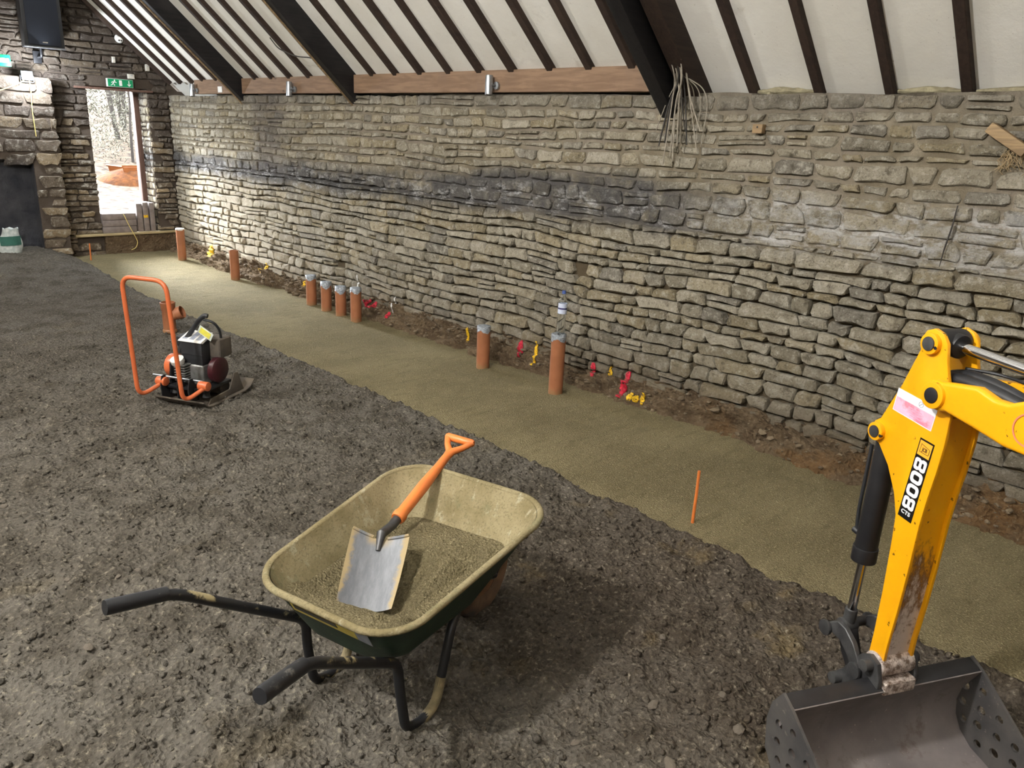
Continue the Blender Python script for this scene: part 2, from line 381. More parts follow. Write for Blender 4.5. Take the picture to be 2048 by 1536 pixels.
def blade_mat():
    m = NT('worn_shovel_steel'); v = m.obj(); xyz = m.sep(v)
    g = m.noise(m.mapv(v, (12, 3, 4)), 4, 6, 0.7)
    c = m.mix(m.step(g, 0.35, 0.7), lin(104, 107, 113), lin(124, 127, 132))
    edge = m.math('ADD', m.math('ABSOLUTE', xyz[0]), m.math('MULTIPLY', m.math('SUBTRACT', m.noise(v, 22, 6, 0.7), 0.5), 0.07))
    d = m.math('MAXIMUM', m.step(edge, 0.075, 0.092), m.math('MULTIPLY', m.step(m.math('ADD', xyz[1], m.math('MULTIPLY', m.noise(v, 16, 5), 0.05)), 0.075, 0.035), m.step(edge, 0.06, 0.02)))
    c = m.mix(m.math('MULTIPLY', d, 0.85), c, lin(158, 138, 96))
    return m.out(c, m.math('ADD', 0.36, m.math('MULTIPLY', d, 0.5)), m.math('SUBTRACT', 0.35, m.math('MULTIPLY', d, 0.35)), m.bump(g, 0.05, 0.002))
def emit_mat(name, c, s):
    m = NT(name); m.b.inputs['Base Color'].default_value = c; m.b.inputs['Emission Color'].default_value = c; m.b.inputs['Emission Strength'].default_value = s
    return m.mat
def paint_mat(name, c):
    m = NT(name); p = m.pos()
    k = m.mix(m.step(m.noise(p, 60, 5, 0.7), 0.44, 0.6), c, tuple(0.55*x for x in c[:3])+(1,))
    return m.out(k, 0.7, 0, m.bump(m.noise(p, 45, 5, 0.7), 0.6, 0.01))
def leaf_mat():
    m = NT('dry_foliage'); p = m.pos()
    return m.out(m.mix(m.noise(p, 1.5, 4), lin(74, 77, 66), lin(96, 90, 80)), 0.8, spec=0.03)

K = dict(
    earth=earth_mat(), sand=sand_mat(), heap=sand_mat('barrow_grit', 1.2, False), stone=stone_mat('rubble_limestone'), gstone=stone_mat('sooty_rubble', True),
    mortar=mortar_mat('earth_mortar', False), gmortar=mortar_mat('sooty_mortar', True), foot=footing_mat(), foot2=simple('footing_rubble', lin(116, 102, 82), lin(88, 75, 58), 9, 0.95, 0, 0.6, 50, 0.01), plaster=plaster_mat(),
    plate=wood_mat('pine_plate', lin(134, 109, 88), lin(116, 93, 74), lin(108, 90, 78)),
    rafter=wood_mat('dark_rafter', lin(58, 45, 38), lin(44, 34, 29), lin(70, 56, 46), 'x', 0.75, 0.4, False),
    truss=wood_mat('black_truss', lin(34, 32, 33), lin(24, 23, 25), lin(52, 50, 50), 'x', 0.6, 0.5, False),
    board=wood_mat('pale_board', lin(176, 160, 122), lin(154, 138, 104), lin(130, 116, 88), 'x'),
    frame=wood_mat('brown_frame', lin(98, 74, 64), lin(78, 58, 50), lin(120, 96, 84), 'z'),
    oldwood=wood_mat('old_timber', lin(156, 132, 98), lin(120, 100, 76), lin(100, 86, 70), 'y'),
    yellow=yellow_mat(), yworn=yellow_mat(True), bucket=bucket_mat(), wsteel=worn_steel_mat(),
    black=simple('black_steel', lin(30, 30, 33), lin(40, 40, 42), 12, 0.38, 0.2, 0.1, 60, dirt=lin(74, 68, 62), dlo=0.6, dhi=0.72),
    blackp=simple('black_plastic', lin(26, 27, 30), lin(38, 39, 42), 10, 0.5, 0, 0.1, 90),
    rubber=simple('grey_black_rubber', lin(38, 38, 40), lin(58, 57, 56), 14, 0.7, 0, 0.3, 60, dirt=lin(92, 88, 82), dlo=0.55, dhi=0.7),
    iron=simple('greased_cast_iron', lin(52, 52, 54), lin(78, 78, 78), 16, 0.45, 0.35, 0.4, 50, 0.004),
    chrome=simple('chrome', (0.75, 0.76, 0.78, 1), (0.6, 0.61, 0.63, 1), 5, 0.12, 1.0),
    zinc=simple('zinc_steel', lin(176, 180, 184), lin(150, 154, 158), 15, 0.32, 0.8),
    alu=simple('cast_aluminium', lin(150, 150, 148), lin(110, 110, 108), 18, 0.45, 0.6, 0.3, 40),
    pipe=pipe_mat(), tape=tape_mat(), clear=glass_mat(),
    orange=simple('orange_paint', (0.56, 0.135, 0.045, 1), (0.50, 0.115, 0.04, 1), 12, 0.35, dirt=lin(120, 84, 60), dlo=0.66, dhi=0.75),
    orangep=simple('orange_insulation', (0.70, 0.20, 0.04, 1), (0.60, 0.16, 0.04, 1), 10, 0.42, dirt=lin(150, 104, 70), dlo=0.58, dhi=0.7),
    trayin=tray_in_mat(), trayout=tray_out_mat(), tubeb=black_dirty('black_tube_caked', lin(150, 138, 104)), grip=black_dirty('black_rubber_grip', lin(110, 106, 98), 0.6, 0.7),
    clay=simple('clay_caked_tyre', lin(132, 96, 68), lin(104, 78, 58), 14, 0.9, 0, 0.6, 60, 0.006),
    clay_tan=simple('dried_grit_coat', lin(142, 130, 100), lin(112, 102, 78), 30, 0.95, 0, 0.6, 90, 0.004), bplate=simple('dark_bucket_plate', lin(62, 61, 62), lin(84, 81, 79), 9, 0.5, 0.15, 0.3, 60, dirt=lin(112, 104, 98), dscale=40, dlo=0.62, dhi=0.7),
    tyre=simple('muddy_tyre', lin(118, 92, 70), lin(60, 54, 50), 9, 0.85, 0, 0.5, 50, 0.005),
    blade=blade_mat(), white=simple('white_plastic', lin(226, 226, 222), lin(206, 206, 202), 12, 0.45),
    dirtywhite=simple('grubby_white', lin(196, 192, 182), lin(168, 162, 150), 12, 0.5),
    green=simple('sign_green', lin(12, 132, 84), lin(10, 122, 78), 8, 0.4), paper=simple('paper_white', lin(232, 230, 226), lin(214, 212, 208), 30, 0.7),
    decal_black=simple('decal_black', lin(16, 15, 15), lin(22, 20, 20), 10, 0.35), decal_white=simple('decal_white', lin(236, 238, 244), lin(226, 228, 236), 10, 0.4),
    decal_amber=simple('decal_amber', lin(250, 176, 56), lin(246, 170, 50), 10, 0.4), pink=simple('faded_pink', lin(232, 190, 216), lin(224, 176, 200), 40, 0.5, dirt=lin(222, 130, 150), dscale=14),
    pinkdark=simple('faded_print', lin(214, 160, 190), lin(206, 150, 180), 30, 0.5), ringpink=simple('pink_ring', lin(226, 132, 96), lin(214, 120, 90), 20, 0.5),
    label_y=simple('label_yellow', lin(214, 196, 96), lin(196, 178, 84), 30, 0.5), tag_y=simple('tag_yellow', lin(222, 214, 70), lin(206, 196, 90), 40, 0.5), tag_clear=simple('tag_sleeve', lin(220, 224, 216), lin(196, 206, 196), 20, 0.25),
    maroon=simple('maroon_cowl', lin(62, 22, 28), lin(44, 18, 24), 10, 0.4), dust=simple('dusty_steel', lin(104, 94, 82), lin(78, 72, 66), 10, 0.75, 0.1, 0.4, 40, 0.004),
    print_grey=simple('print_grey', lin(150, 156, 168), lin(130, 136, 150), 30, 0.6),
    red_paint=paint_mat('red_spray', lin(196, 30, 56)), yellow_paint=paint_mat('yellow_spray', lin(236, 190, 30)), white_paint=paint_mat('white_spray', lin(226, 224, 220)),
    block=simple('grey_paver', lin(132, 122, 116), lin(112, 102, 98), 14, 0.9, 0, 0.3, 80), cloth=simple('speaker_cloth', lin(28, 34, 46), lin(22, 27, 38), 300, 0.85, 0, 0.3, 300),
    sack=simple('woven_sack', lin(196, 200, 196), lin(160, 168, 166), 30, 0.7, 0, 0.4, 60), sackg=simple('sack_print', lin(52, 104, 92), lin(44, 92, 82), 20, 0.7),
    wire_w=simple('old_white_flex', lin(158, 150, 136), lin(132, 124, 110), 30, 0.6), wire_b=simple('black_flex', lin(40, 38, 36), lin(56, 52, 48), 20, 0.6), wire_y=simple('yellow_flex', lin(214, 194, 120), lin(196, 176, 104), 20, 0.5),
    straw=simple('hessian_fibre', lin(170, 150, 116), lin(146, 126, 94), 20, 0.9), bottlecap=simple('blue_cap', lin(70, 92, 150), lin(60, 82, 140), 10, 0.4), blabel=simple('bottle_label', lin(214, 220, 236), lin(190, 200, 226), 30, 0.4), blue_print=simple('blue_print', lin(50, 60, 120), lin(60, 50, 110), 30, 0.5),
    led=emit_mat('led_face', (0.92, 0.97, 1, 1), 60), bark=simple('pale_bark', lin(66, 61, 57), lin(52, 48, 45), 8, 0.9, spec=0.03), leaf=leaf_mat(),
    mud=simple('outside_soil', lin(44, 38, 33), lin(88, 76, 63), 7, 0.95, 0, 0.5, 12, 0.02, spec=0.03), dumper=simple('dumper_orange', (0.11, 0.036, 0.010, 1), (0.09, 0.028, 0.008, 1), 6, 0.4, spec=0.03),
    rock=simple('loose_rock', lin(112, 103, 91), lin(88, 80, 71), 18, 0.92, 0, 0.5, 60, 0.006), insul=simple('mineral_wool', lin(150, 143, 116), lin(120, 112, 90), 20, 0.95, 0, 0.8, 60, 0.01),
)

# ------------------------------------------------------------------ floor, sand bed, footing
def smooth01(t): t = np.clip(t, 0, 1); return t*t*(3-2*t)
def edge_x(y): return 3.12 + 0.10*fbm(y*0.9, y*0+3.3, 5, 3) + 0.035*fbm(y*7, y*0+1.3, 9, 3)
def rise(x, y):   # the ground climbs a little towards the gable
    return 0.16*smooth01((y-9.2)/2.0)*smooth01((3.25-x)/0.5) + 0.05*smooth01((y-9.6)/1.6)
def earth_h(x, y):
    near = smooth01((7.5-y)/5)*0.25+0.75
    h = 0.030*fbm(x*0.8, y*0.8, 1, 3) + 0.026*fbm(x*4, y*4, 2, 4, 0.6)*near
    c = np.abs(fbm(x*9, y*9, 3, 3)); h = h + 0.024*c*near
    k = np.clip(fbm(x*17, y*17, 6, 2)*3, -0.35, 1); h = h + 0.010*k*near
    h = h + 0.016*fbm(x*30, y*30, 4, 2, 0.7)*near
    return h + 0.012 + rise(x, y)
def earth_z(x, y):
    ex = edge_x(y); d = ex - x
    lip = 0.020*np.exp(-((d-0.06)/0.06)**2)*(0.5+1.6*np.abs(fbm(y*5, x*5, 12, 2)))
    return earth_h(x, y) + lip - 0.12*smooth01((0.03-d)/0.06)
def sand_z(x, y):
    d = x - edge_x(y)
    h = 0.010*fbm(x*1.5, y*1.5, 21, 3) + 0.009*fbm(x*6+y*3, y*13, 22, 3) + 0.007*fbm(x*22, y*22, 23, 2, 0.7) + rise(np.maximum(x, 3.4), y)
    return h - 0.09*smooth01((-0.05-d)/0.08)
def graded(a, b, segs):
    """coordinates from a to b; segs = [(upto, step), ...]"""
    out = [a]; x = a
    for lim, st in segs:
        while x < lim-1e-6: x = min(x+st, lim); out.append(x)
    return np.array(out)
def grid_obj(name, xs, ys, zf, mat, parent=None):
    X, Y = np.meshgrid(xs, ys); Z = zf(X, Y); nx, ny = len(xs), len(ys)
    co = np.stack([X, Y, Z], -1).reshape(-1, 3)
    i = np.arange(nx*ny).reshape(ny, nx)
    q = np.stack([i[:-1, :-1], i[:-1, 1:], i[1:, 1:], i[1:, :-1]], -1).reshape(-1, 4)
    me = bpy.data.meshes.new(name); me.vertices.add(len(co)); me.vertices.foreach_set('co', co.ravel())
    me.loops.add(q.size); me.loops.foreach_set('vertex_index', q.ravel())
    me.polygons.add(len(q)); me.polygons.foreach_set('loop_start', np.arange(len(q))*4)
    me.polygons.foreach_set('use_smooth', np.ones(len(q), bool))
    me.update(calc_edges=True); me.materials.append(mat)
    o = bpy.data.objects.new(name, me); col.objects.link(o)
    if parent: o.parent = parent
    return o
floor = tag(grid_obj('floor', graded(XL, 3.22, [(-1.2, 0.09), (0.2, 0.03), (3.22, 0.0125)]),
                     graded(YB, 11.9, [(0.2, 0.16), (4.6, 0.0125), (7.5, 0.02), (11.9, 0.035)]), earth_z, K['earth']), 'dark compacted earth floor of the barn', None, None, 'structure')
sand = tag(grid_obj('sand_bed', graded(2.9, 4.66, [(4.66, 0.02)]), graded(YB, 11.49, [(0, 0.12), (5, 0.014), (11.49, 0.03)]), sand_z, K['sand']),
           'raked strip of damp tan grit sand along the foot of the stone wall', 'sand', None, 'stuff')
def foot_top(y): return 0.17 + 0.08*fbm(y*1.1, y*0, 40, 3) - 0.03*smooth01((2.2-y)/1.0)
def footing():
    ys = np.arange(-1.0, 11.55, 0.022); ts = np.linspace(0, 1, 22); V = []; F = []
    for y in ys:
        w = 0.20 + 0.10*float(fbm(y*1.7, 0.5, 41, 3)); top = float(foot_top(y))
        if y < 2.6: w += 0.10*float(smooth01((2.6-y)/1.0))
        for t in ts:
            x = W + 0.03 - (w+0.03)*t; z = top*(1-t)**0.75 + 0.0
            n = float(fbm(y*5, t*3.2, 42, 4, 0.6)); n2 = float(fbm(y*19, t*9, 44, 3, 0.6))
            k = 0.25+math.sin(PI*min(1, t*1.05))
            zr = float(rise(np.array(4.4), np.array(y)))
            V.append((x - 0.10*n*k - 0.06*n2, y + 0.03*n2, z + 0.08*n*k + 0.045*n2 - 0.05*(t > 0.97) + zr))
    n = len(ts)
    for i in range(len(ys)-1):
        for j in range(n-1): F.append((i*n+j, i*n+j+1, (i+1)*n+j+1, (i+1)*n+j))
    m = MB(); m.add(V, F); o = m.build('clay_footing', K['foot'], None, angle=180); return o
ft = tag(footing(), 'rough brown clay and rubble bank at the foot of the stone wall', 'earth bank', None, 'stuff')

def rubble_lumps():
    g = random.Random(55); vs = [v.co for v in ft.data.vertices]; n = 22; rows = len(vs)//n; m = MB()
    t = (1+5**0.5)/2; ico = [Vector(p).normalized() for p in ((-1,t,0),(1,t,0),(-1,-t,0),(1,-t,0),(0,-1,t),(0,1,t),(0,-1,-t),(0,1,-t),(t,0,-1),(t,0,1),(-t,0,-1),(-t,0,1))]
    fc = [(0,11,5),(0,5,1),(0,1,7),(0,7,10),(0,10,11),(1,5,9),(5,11,4),(11,10,2),(10,7,6),(7,1,8),(3,9,4),(3,4,2),(3,2,6),(3,6,8),(3,8,9),(4,9,5),(2,4,11),(6,2,10),(8,6,7),(9,8,1)]
    for k in range(1500):
        c = vs[g.randrange(rows)*n + g.randrange(3, n)]; s_ = 0.004+0.022*g.random()**4
        if c.y < 0.3: continue
        a = g.uniform(0, 6.28); sx, sy, sz = s_*g.uniform(0.8, 1.4), s_*g.uniform(0.8, 1.8), s_*g.uniform(0.5, 0.9); P = []
        for p in ico:
            q = p*g.uniform(0.75, 1.15); x, y = q.x*sx, q.y*sy; P.append((c.x+x*math.cos(a)-y*math.sin(a), c.y+x*math.sin(a)+y*math.cos(a), c.z+q.z*sz+s_*0.15))
        m.add(P, fc)
    o = m.build('footing_rubble', K['foot2'], ft, smooth=False); o['kind'] = 'stuff'
rubble_lumps()

# ------------------------------------------------------------------ rubble stones
def stone_geo(q, rg, base, fr, back=0.07, pil=1.0):
    """q: four (s, t) corners; fr(s, t, d): wall frame to world; returns verts, faces (50 triangles)"""
    c00, c10, c11, c01 = [np.array(p) for p in q]
    pts = []
    C4 = [c00, c10, c11, c01]
    for i in range(4):
        p, a, b = C4[i], C4[i-1], C4[(i+1) % 4]
        la, lb = np.linalg.norm(a-p), np.linalg.norm(b-p); h = min(la, lb)
        ra, rb = h*rg.uniform(0.04, 0.30), h*rg.uniform(0.04, 0.42)
        pts.append(p+(a-p)/la*min(ra, la*0.4)); pts.append(p+(b-p)/lb*min(rb, lb*0.4))
    # mid points on the long edges
    hh = np.linalg.norm(c01-c00)
    pts.insert(2, (pts[1]+pts[2])/2 + np.array([0, rg.uniform(-0.06, 0.10)*hh]))
    pts.insert(7, (pts[6]+pts[7])/2 + np.array([0, rg.uniform(-0.14, 0.05)*hh]))
    pts = np.array(pts); ctr = pts.mean(0); n = len(pts)
    d0 = base + rg.uniform(-0.010, 0.016)*pil; ts, tt = rg.uniform(-0.06, 0.06)*pil, rg.uniform(-0.12, 0.12)*pil
    dep = lambda p, e: d0 + e + ts*(p[0]-ctr[0]) + tt*(p[1]-ctr[1])
    V = []; inset = min(0.010, hh*0.18)
    for p in pts: V.append(fr(p[0], p[1], base-back))
    for p in pts: V.append(fr(p[0], p[1], dep(p, -0.014*pil-rg.uniform(0, 0.006))))
    for p in pts:
        v = ctr-p; l = np.linalg.norm(v); k = p+v/l*min(inset*rg.uniform(0.4, 1.9), l*0.5)
        V.append(fr(k[0], k[1], dep(k, rg.uniform(-0.006, 0.005)*pil)))
    V.append(fr(ctr[0], ctr[1], dep(ctr, rg.uniform(0.0, 0.008)*pil)))
    F = [(i, (i+1) % n, n+(i+1) % n, n+i) for i in range(n)] + [(n+i, n+(i+1) % n, 2*n+(i+1) % n, 2*n+i) for i in range(n)]
    F += [(2*n+i, 2*n+(i+1) % n, 3*n) for i in range(n)]
    return V, F
def courses(s0, s1, t0, t1, rg, hmin, hmax, lmin, lmax, gapf, seed, amp=0.02, split=0.16):
    """yield the four corners of every stone of a roughly coursed rubble wall"""
    ts = [t0]
    while ts[-1] < t1-hmin*0.6: ts.append(min(t1, ts[-1]+rg.uniform(hmin, hmax)))
    def bnd(k, s):
        a = 0 if k in (0, len(ts)-1) else amp*min(1, k/2, (len(ts)-1-k)/2)
        return ts[k] + a*float(fbm(s*1.1, k*0.22, seed, 3)) + min(a, 0.03)*0.7*float(fbm(s*4.3, k*5.1, seed+1, 2))
    for k in range(len(ts)-1):
        h = ts[k+1]-ts[k]; s = s0 - rg.uniform(0, 0.2)
        while s < s1:
            L = rg.choice((rg.uniform(lmin, lmax), rg.uniform(lmin, (lmin+lmax)/2)))*(0.75+0.5*h/hmax)
            e = s+L; g = gapf(s+L/2, ts[k]+h/2)*rg.uniform(0.6, 1.3)
            a, b = max(s, s0)+g/2, min(e, s1)-g/2
            sh0, sh1 = rg.uniform(-1, 1)*0.22*h, rg.uniform(-1, 1)*0.22*h
            if b-a > 0.045:
                lo0, lo1, hi0, hi1 = bnd(k, a)+g/2, bnd(k, b)+g/2, bnd(k+1, a)-g/2, bnd(k+1, b)-g/2
                if hi0-lo0 > 0.012 and hi1-lo1 > 0.012:
                    if h > hmin*1.35 and rg.random() < split and L > 0.14:
                        f = rg.uniform(0.35, 0.65); m0, m1 = lo0+(hi0-lo0)*f, lo1+(hi1-lo1)*f; g2 = g*0.45
                        yield [(a, lo0), (b, lo1), (b, m1-g2), (a, m0-g2)]
                        yield [(a, m0+g2), (b, m1+g2), (b, hi1), (a, hi0)]
                    else:
                        yield [(a+sh0, lo0), (b+sh1, lo1), (b-sh1, hi1), (a-sh0, hi0)]
            s = e
def view_area(V):
    P = [Vector(v)-Vector((0, 0, CAM_H)) for v in V]; us = []; vs = []
    for p in P:
        z = p.dot(fwd)
        if z < 0.2: return 0
        us.append(1024+1540*p.dot(right)/z); vs.append(768-1540*p.dot(up)/z)
    a0, a1, b0, b1 = max(0, min(us)), min(2048, max(us)), max(0, min(vs)), min(1536, max(vs))
    return max(0, a1-a0)*max(0, b1-b0)
def set_tint(me, tints):
    at = me.attributes.new('tint', 'FLOAT_VECTOR', 'POINT'); at.data.foreach_set('vector', np.asarray(tints, np.float32).ravel())
def lay_stones(lst, parent, mat, rg, limit=300, name='stone', stuff='stone_backing'):
    lst = sorted(lst, key=lambda g: -view_area(g[0][10:]))
    rest = MB(); rt = []
    for i, (V, F) in enumerate(lst):
        t = (rg.random(), rg.random(), rg.random())
        if i < limit and view_area(V[10:]) > 60:
            c = Vector(np.mean(np.array([tuple(v) for v in V[10:]]), 0))
            me = bpy.data.meshes.new(name); me.from_pydata([tuple(Vector(v)-c) for v in V], [], F); me.materials.append(mat)
            me.polygons.foreach_set('use_smooth', [True]*len(F)); me.set_sharp_from_angle(angle=0.5); set_tint(me, [t]*len(V))
            o = bpy.data.objects.new(name, me); o.location = c; col.objects.link(o); o.parent = parent
        else:
            rest.add(V, F); rt += [t]*len(V)
    if rest.v:
        me = bpy.data.meshes.new(stuff); me.from_pydata(rest.v, [], rest.f); me.materials.append(mat)
        me.polygons.foreach_set('use_smooth', [True]*len(rest.f)); me.set_sharp_from_angle(angle=0.5); set_tint(me, rt)
        o = bpy.data.objects.new(stuff, me); col.objects.link(o); o.parent = parent; o['kind'] = 'stuff'

# long wall: mortar core that stands flush above and is washed out of the joints below
def core_depth(y, z):
    f = smooth01((z-1.18-0.25*fbm(y*0.8, z*0.8, 60, 3))/0.22)
    return 0.045*(1-f) + 0.006*f + 0.012*fbm(y*9, z*9, 61, 3)
def long_wall():
    ys = np.concatenate([np.arange(YB, 0.2, 0.25), np.arange(0.2, G+0.35, 0.035)]); zs = np.arange(-0.1, 2.19, 0.03)
    Y, Z = np.meshgrid(ys, zs); X = W + core_depth(Y, Z); top = 2.175+0.03*fbm(Y*1.5, Y*0, 62, 3)
    Z = np.where(Z > 2.14, top, Z)
    co = list(zip(X.ravel(), Y.ravel(), Z.ravel())); n = len(ys); m = MB()
    fs = [(j*n+i, j*n+i+1, (j+1)*n+i+1, (j+1)*n+i) for j in range(len(zs)-1) for i in range(n-1)]
    m.add(co, fs)
    k = (len(zs)-1)*n; b = len(co)
    m.add([(W+0.5, co[k+i][1], co[k+i][2]) for i in range(n)] + [(W+0.5, co[k+i][1], -0.1) for i in range(n)], [])
    m.f += [(k+i, k+i+1, b+i+1, b+i) for i in range(n-1)] + [(b+i, b+i+1, b+n+i+1, b+n+i) for i in range(n-1)]; m.m += [0]*(2*(n-1))
    return m.build('wall_right', K['mortar'], None, angle=180)
wall_r = tag(long_wall(), 'long limestone rubble wall under the eaves', None, None, 'structure')
rg = random.Random(11)
fr = lambda s, t, d: (W-d, s, t)
ST = []
for q in courses(0.15, G, 0.10, 1.30, rg, 0.055, 0.112, 0.10, 0.36, lambda s, t: 0.010, 70, 0.055, 0.10):
    if rg.random() < 0.002: continue
    ST.append(stone_geo(q, rg, 0.010, fr))
for q in courses(0.15, G, 1.31, 2.185, rg, 0.062, 0.115, 0.11, 0.34, lambda s, t: 0.022, 80, 0.05, 0.14):
    ST.append(stone_geo(q, rg, 0.012, fr, 0.05, 0.55))
lay_stones(ST, wall_r, K['stone'], rg)

# gable wall with the doorway, built of an earth-mortar core and sooty stones
DX0, DX1, DZ0, DZ1 = 3.61, 4.385, 0.32, 2.24
T = 0.42
gw = MB()
def gx(x0, x1, z0, z1): gw.span((x0, G+0.02, z0), (x1, G+T, z1))
gx(XL-0.3, DX0, -0.1, DZ1); gx(DX1, W+0.3, -0.1, DZ1); gx(DX0, DX1, -0.1, DZ0)
RX = -0.16; RZ = roof_z(RX)     # ridge
gw.prism([(W+0.13, DZ1), (RX, RZ+0.02), (2*RX-W-0.13, DZ1)], lambda a, b, d: (a, d, b), G+0.02, G+T)
wall_f = tag(gw.build('wall_far', K['gmortar'], None), 'sooty stone gable wall around the open doorway', None, None, 'structure')
rg = random.Random(23); frg = lambda s, t, d: (s, G-d, t); ST = []
for q in courses(2.0, W-0.01, 0.0, 3.7, rg, 0.055, 0.115, 0.12, 0.40, lambda s, t: 0.014, 90, 0.025):
    cs, ct = np.mean([p[0] for p in q]), np.mean([p[1] for p in q]); a, b = min(p[0] for p in q), max(p[0] for p in q)
    lo, hi = min(p[1] for p in q), max(p[1] for p in q)
    if lo > roof_z(a)+0.05: continue
    if hi > DZ0-0.02 and lo < DZ1+0.09 and b > DX0 and a < DX1:
        if ct > DZ0 and a < DX0-0.06 and cs < DX0: q = [(min(p[0], DX0+0.012*rg.uniform(-1, 1)), p[1]) for p in q]
        elif ct > DZ0 and b > DX1+0.06 and cs > DX1: q = [(max(p[0], DX1+0.012*rg.uniform(-1, 1)), p[1]) for p in q]
        else: continue
        if abs(q[1][0]-q[0][0]) < 0.05: continue
    if ct < DZ0 and cs > 3.6: continue
    if cs < 3.12 and ct < 2.3: continue
    ST.append(stone_geo(q, rg, 0.012, frg, 0.03, 0.8))
lay_stones(ST, wall_f, K['gstone'], rg, 300)
# rough masonry of the right-hand reveal
rg = random.Random(29); ST = []
for q in courses(G+0.01, G+T, DZ0, DZ1, rg, 0.07, 0.13, 0.10, 0.22, lambda s, t: 0.016, 95, 0.02):
    ST.append(stone_geo(q, rg, 0.014, lambda s, t, d: (DX1-d, s, t), 0.03, 0.5))
reveal = empty('reveal'); reveal.parent = wall_f
lay_stones(ST, reveal, K['stone'], rg, 60, 'reveal_stone', 'reveal_backing')
plinth = MB().span((3.62, G-0.05, 0.0), (4.66, G+0.03, 0.30)); po = plinth.build('threshold_wall', K['foot'], wall_f, 0.015)

# chimney breast with fireplace opening
CY = 11.28; CX = 3.165; OX, OZ = 2.84, 1.31
cb = MB(); cb.span((XL+3.2, CY+0.03, -0.1), (1.2, G+0.03, 2.3)); cb.span((OX, CY+0.03, -0.1), (CX-0.02, G+0.03, OZ)); cb.span((1.2, CY+0.03, OZ), (CX-0.02, G+0.03, 2.28))
cb.span((1.2, G-0.01, -0.1), (OX, G+0.03, OZ))
fb_ = MB().span((1.2, G-0.02, 0.0), (OX, G-0.005, OZ)); fb_.span((OX-0.005, CY+0.05, 0.0), (OX+0.0, G-0.01, OZ)); fb_.span((1.2, CY+0.05, OZ-0.006), (OX, G-0.01, OZ))
chim = tag(cb.build('chimney_breast', K['gmortar']), 'stone chimney breast with a blackened fireplace recess', None, None, 'structure')
fb_.build('fireplace_lining', simple('fireplace_soot_shade', lin(40, 42, 48), lin(62, 62, 66), 5, 0.95, 0, 0.8, 14, 0.03), chim); rg = random.Random(31); ST = []; frc = lambda s, t, d: (s, CY+0.03-d, t)  # sooty lining; its near-black colour also paints the shade of a deeper recess
for q in courses(2.0, CX, 0.10, 2.30, rg, 0.10, 0.19, 0.20, 0.46, lambda s, t: 0.020, 97, 0.02, 0.1):
    a, b = q[0][0], q[1][0]; hi = q[2][1]; lo = q[0][1]; cs, ct = (a+b)/2, (lo+hi)/2
    if ct < OZ:
        if cs < OX: continue
        q = [(max(p[0], OX), p[1]) for p in q]
        if abs(q[1][0]-q[0][0]) < 0.06: continue
    if ct > 2.1 and rg.random() < 0.3: continue
    ST.append(stone_geo(q, rg, 0.012, frc, 0.03, 0.9))
lay_stones(ST, chim, K['gstone'], rg, 150)

# the two walls and roof slope behind the camera close the room
lw = MB().span((XL-0.3, YB-0.3, -0.1), (XL, G+T, 2.4)); tag(lw.build('wall_left', K['mortar']), 'rubble wall on the other side of the barn', None, None, 'structure')
bw = MB().prism([(W+0.5, -0.1), (W+0.5, 2.2), (W, roof_z(W)), (RX, RZ), (XL, roof_z(2*RX-XL)), (XL-0.3, -0.1)], lambda a, b, d: (a, d, b), YB-0.3, YB)
tag(bw.build('wall_near', K['mortar']), 'gable wall behind the digger', None, None, 'structure')

# ------------------------------------------------------------------ roof
ca, sa = math.cos(math.radians(42)), math.sin(math.radians(42))
def slope(s, y, d):   # s metres up the slope from the plate line, d metres below the plaster
    return (W - s*ca - d*sa, y, 2.365 + s*sa - d*ca)
SL = (W-RX)/ca
cl = MB()
def slab(m, s0, s1, y0, y1, d0, d1, mi=0):
    v = [slope(s, y, d) for s in (s0, s1) for y in (y0, y1) for d in (d0, d1)]
    m.add(v, [(0,1,3,2),(4,6,7,5),(0,4,5,1),(2,3,7,6),(0,2,6,4),(1,5,7,3)], mi)
slab(cl, -0.5, SL+0.05, YB, G+0.2, -0.09, -0.03)
def slab_l(m, s0, s1, y0, y1, d0, d1):
    v = [slope(s, y, d) for s in (s0, s1) for y in (y0, y1) for d in (d0, d1)]; v = [(2*RX-x, y, z) for x, y, z in v]
    m.add(v, [(0,1,3,2),(4,6,7,5),(0,4,5,1),(2,3,7,6),(0,2,6,4),(1,5,7,3)])
slab_l(cl, -0.5, SL+0.05, YB, G+0.2, -0.06, 0.0)
ceil = tag(cl.build('ceiling', K['plaster']), 'sloping white plastered underside of the roof', None, None, 'structure')
RY = [11.42, 11.08, 10.70, 10.31, 9.93, 9.62, 8.92, 8.54, 8.14, 7.74, 7.35, 6.60, 6.23, 5.85, 5.46, 5.08, 4.69, 4.28, 3.89, 3.51, 2.66, 2.22, 1.80, 1.40, 1.0, 0.6, 0.2, -0.2]
TY = [(9.31, 0.09, 0.20), (6.95, 0.09, 0.20)]
rg = random.Random(5)
for y in RY:
    m = MB(); j = rg.uniform(-0.008, 0.008); w = rg.uniform(0.026, 0.031)
    v = [slope(s, y+w*k+j*(1 if s > 2 else -1), d) for s in (-0.34 if y < 3 else -0.02, SL) for k in (-1, 1) for d in (-0.03, 0.045)]
    m.add(v, [(0,1,3,2),(4,6,7,5),(0,4,5,1),(2,3,7,6),(0,2,6,4),(1,5,7,3)]); m.build('rafter', K['rafter'], ceil, 0.004, 1)
allb = sorted(RY + [9.31, 6.95, 3.10])
for a, b in zip(allb[:-1], allb[1:]):
    m = MB(); slab(m, -0.30 if a < 3 else -0.03, SL, a+0.02, b-0.02, -0.03, rg.uniform(-0.003, 0.003)); m.build('plaster_panel', K['plaster'], ceil, 0, 1, False)
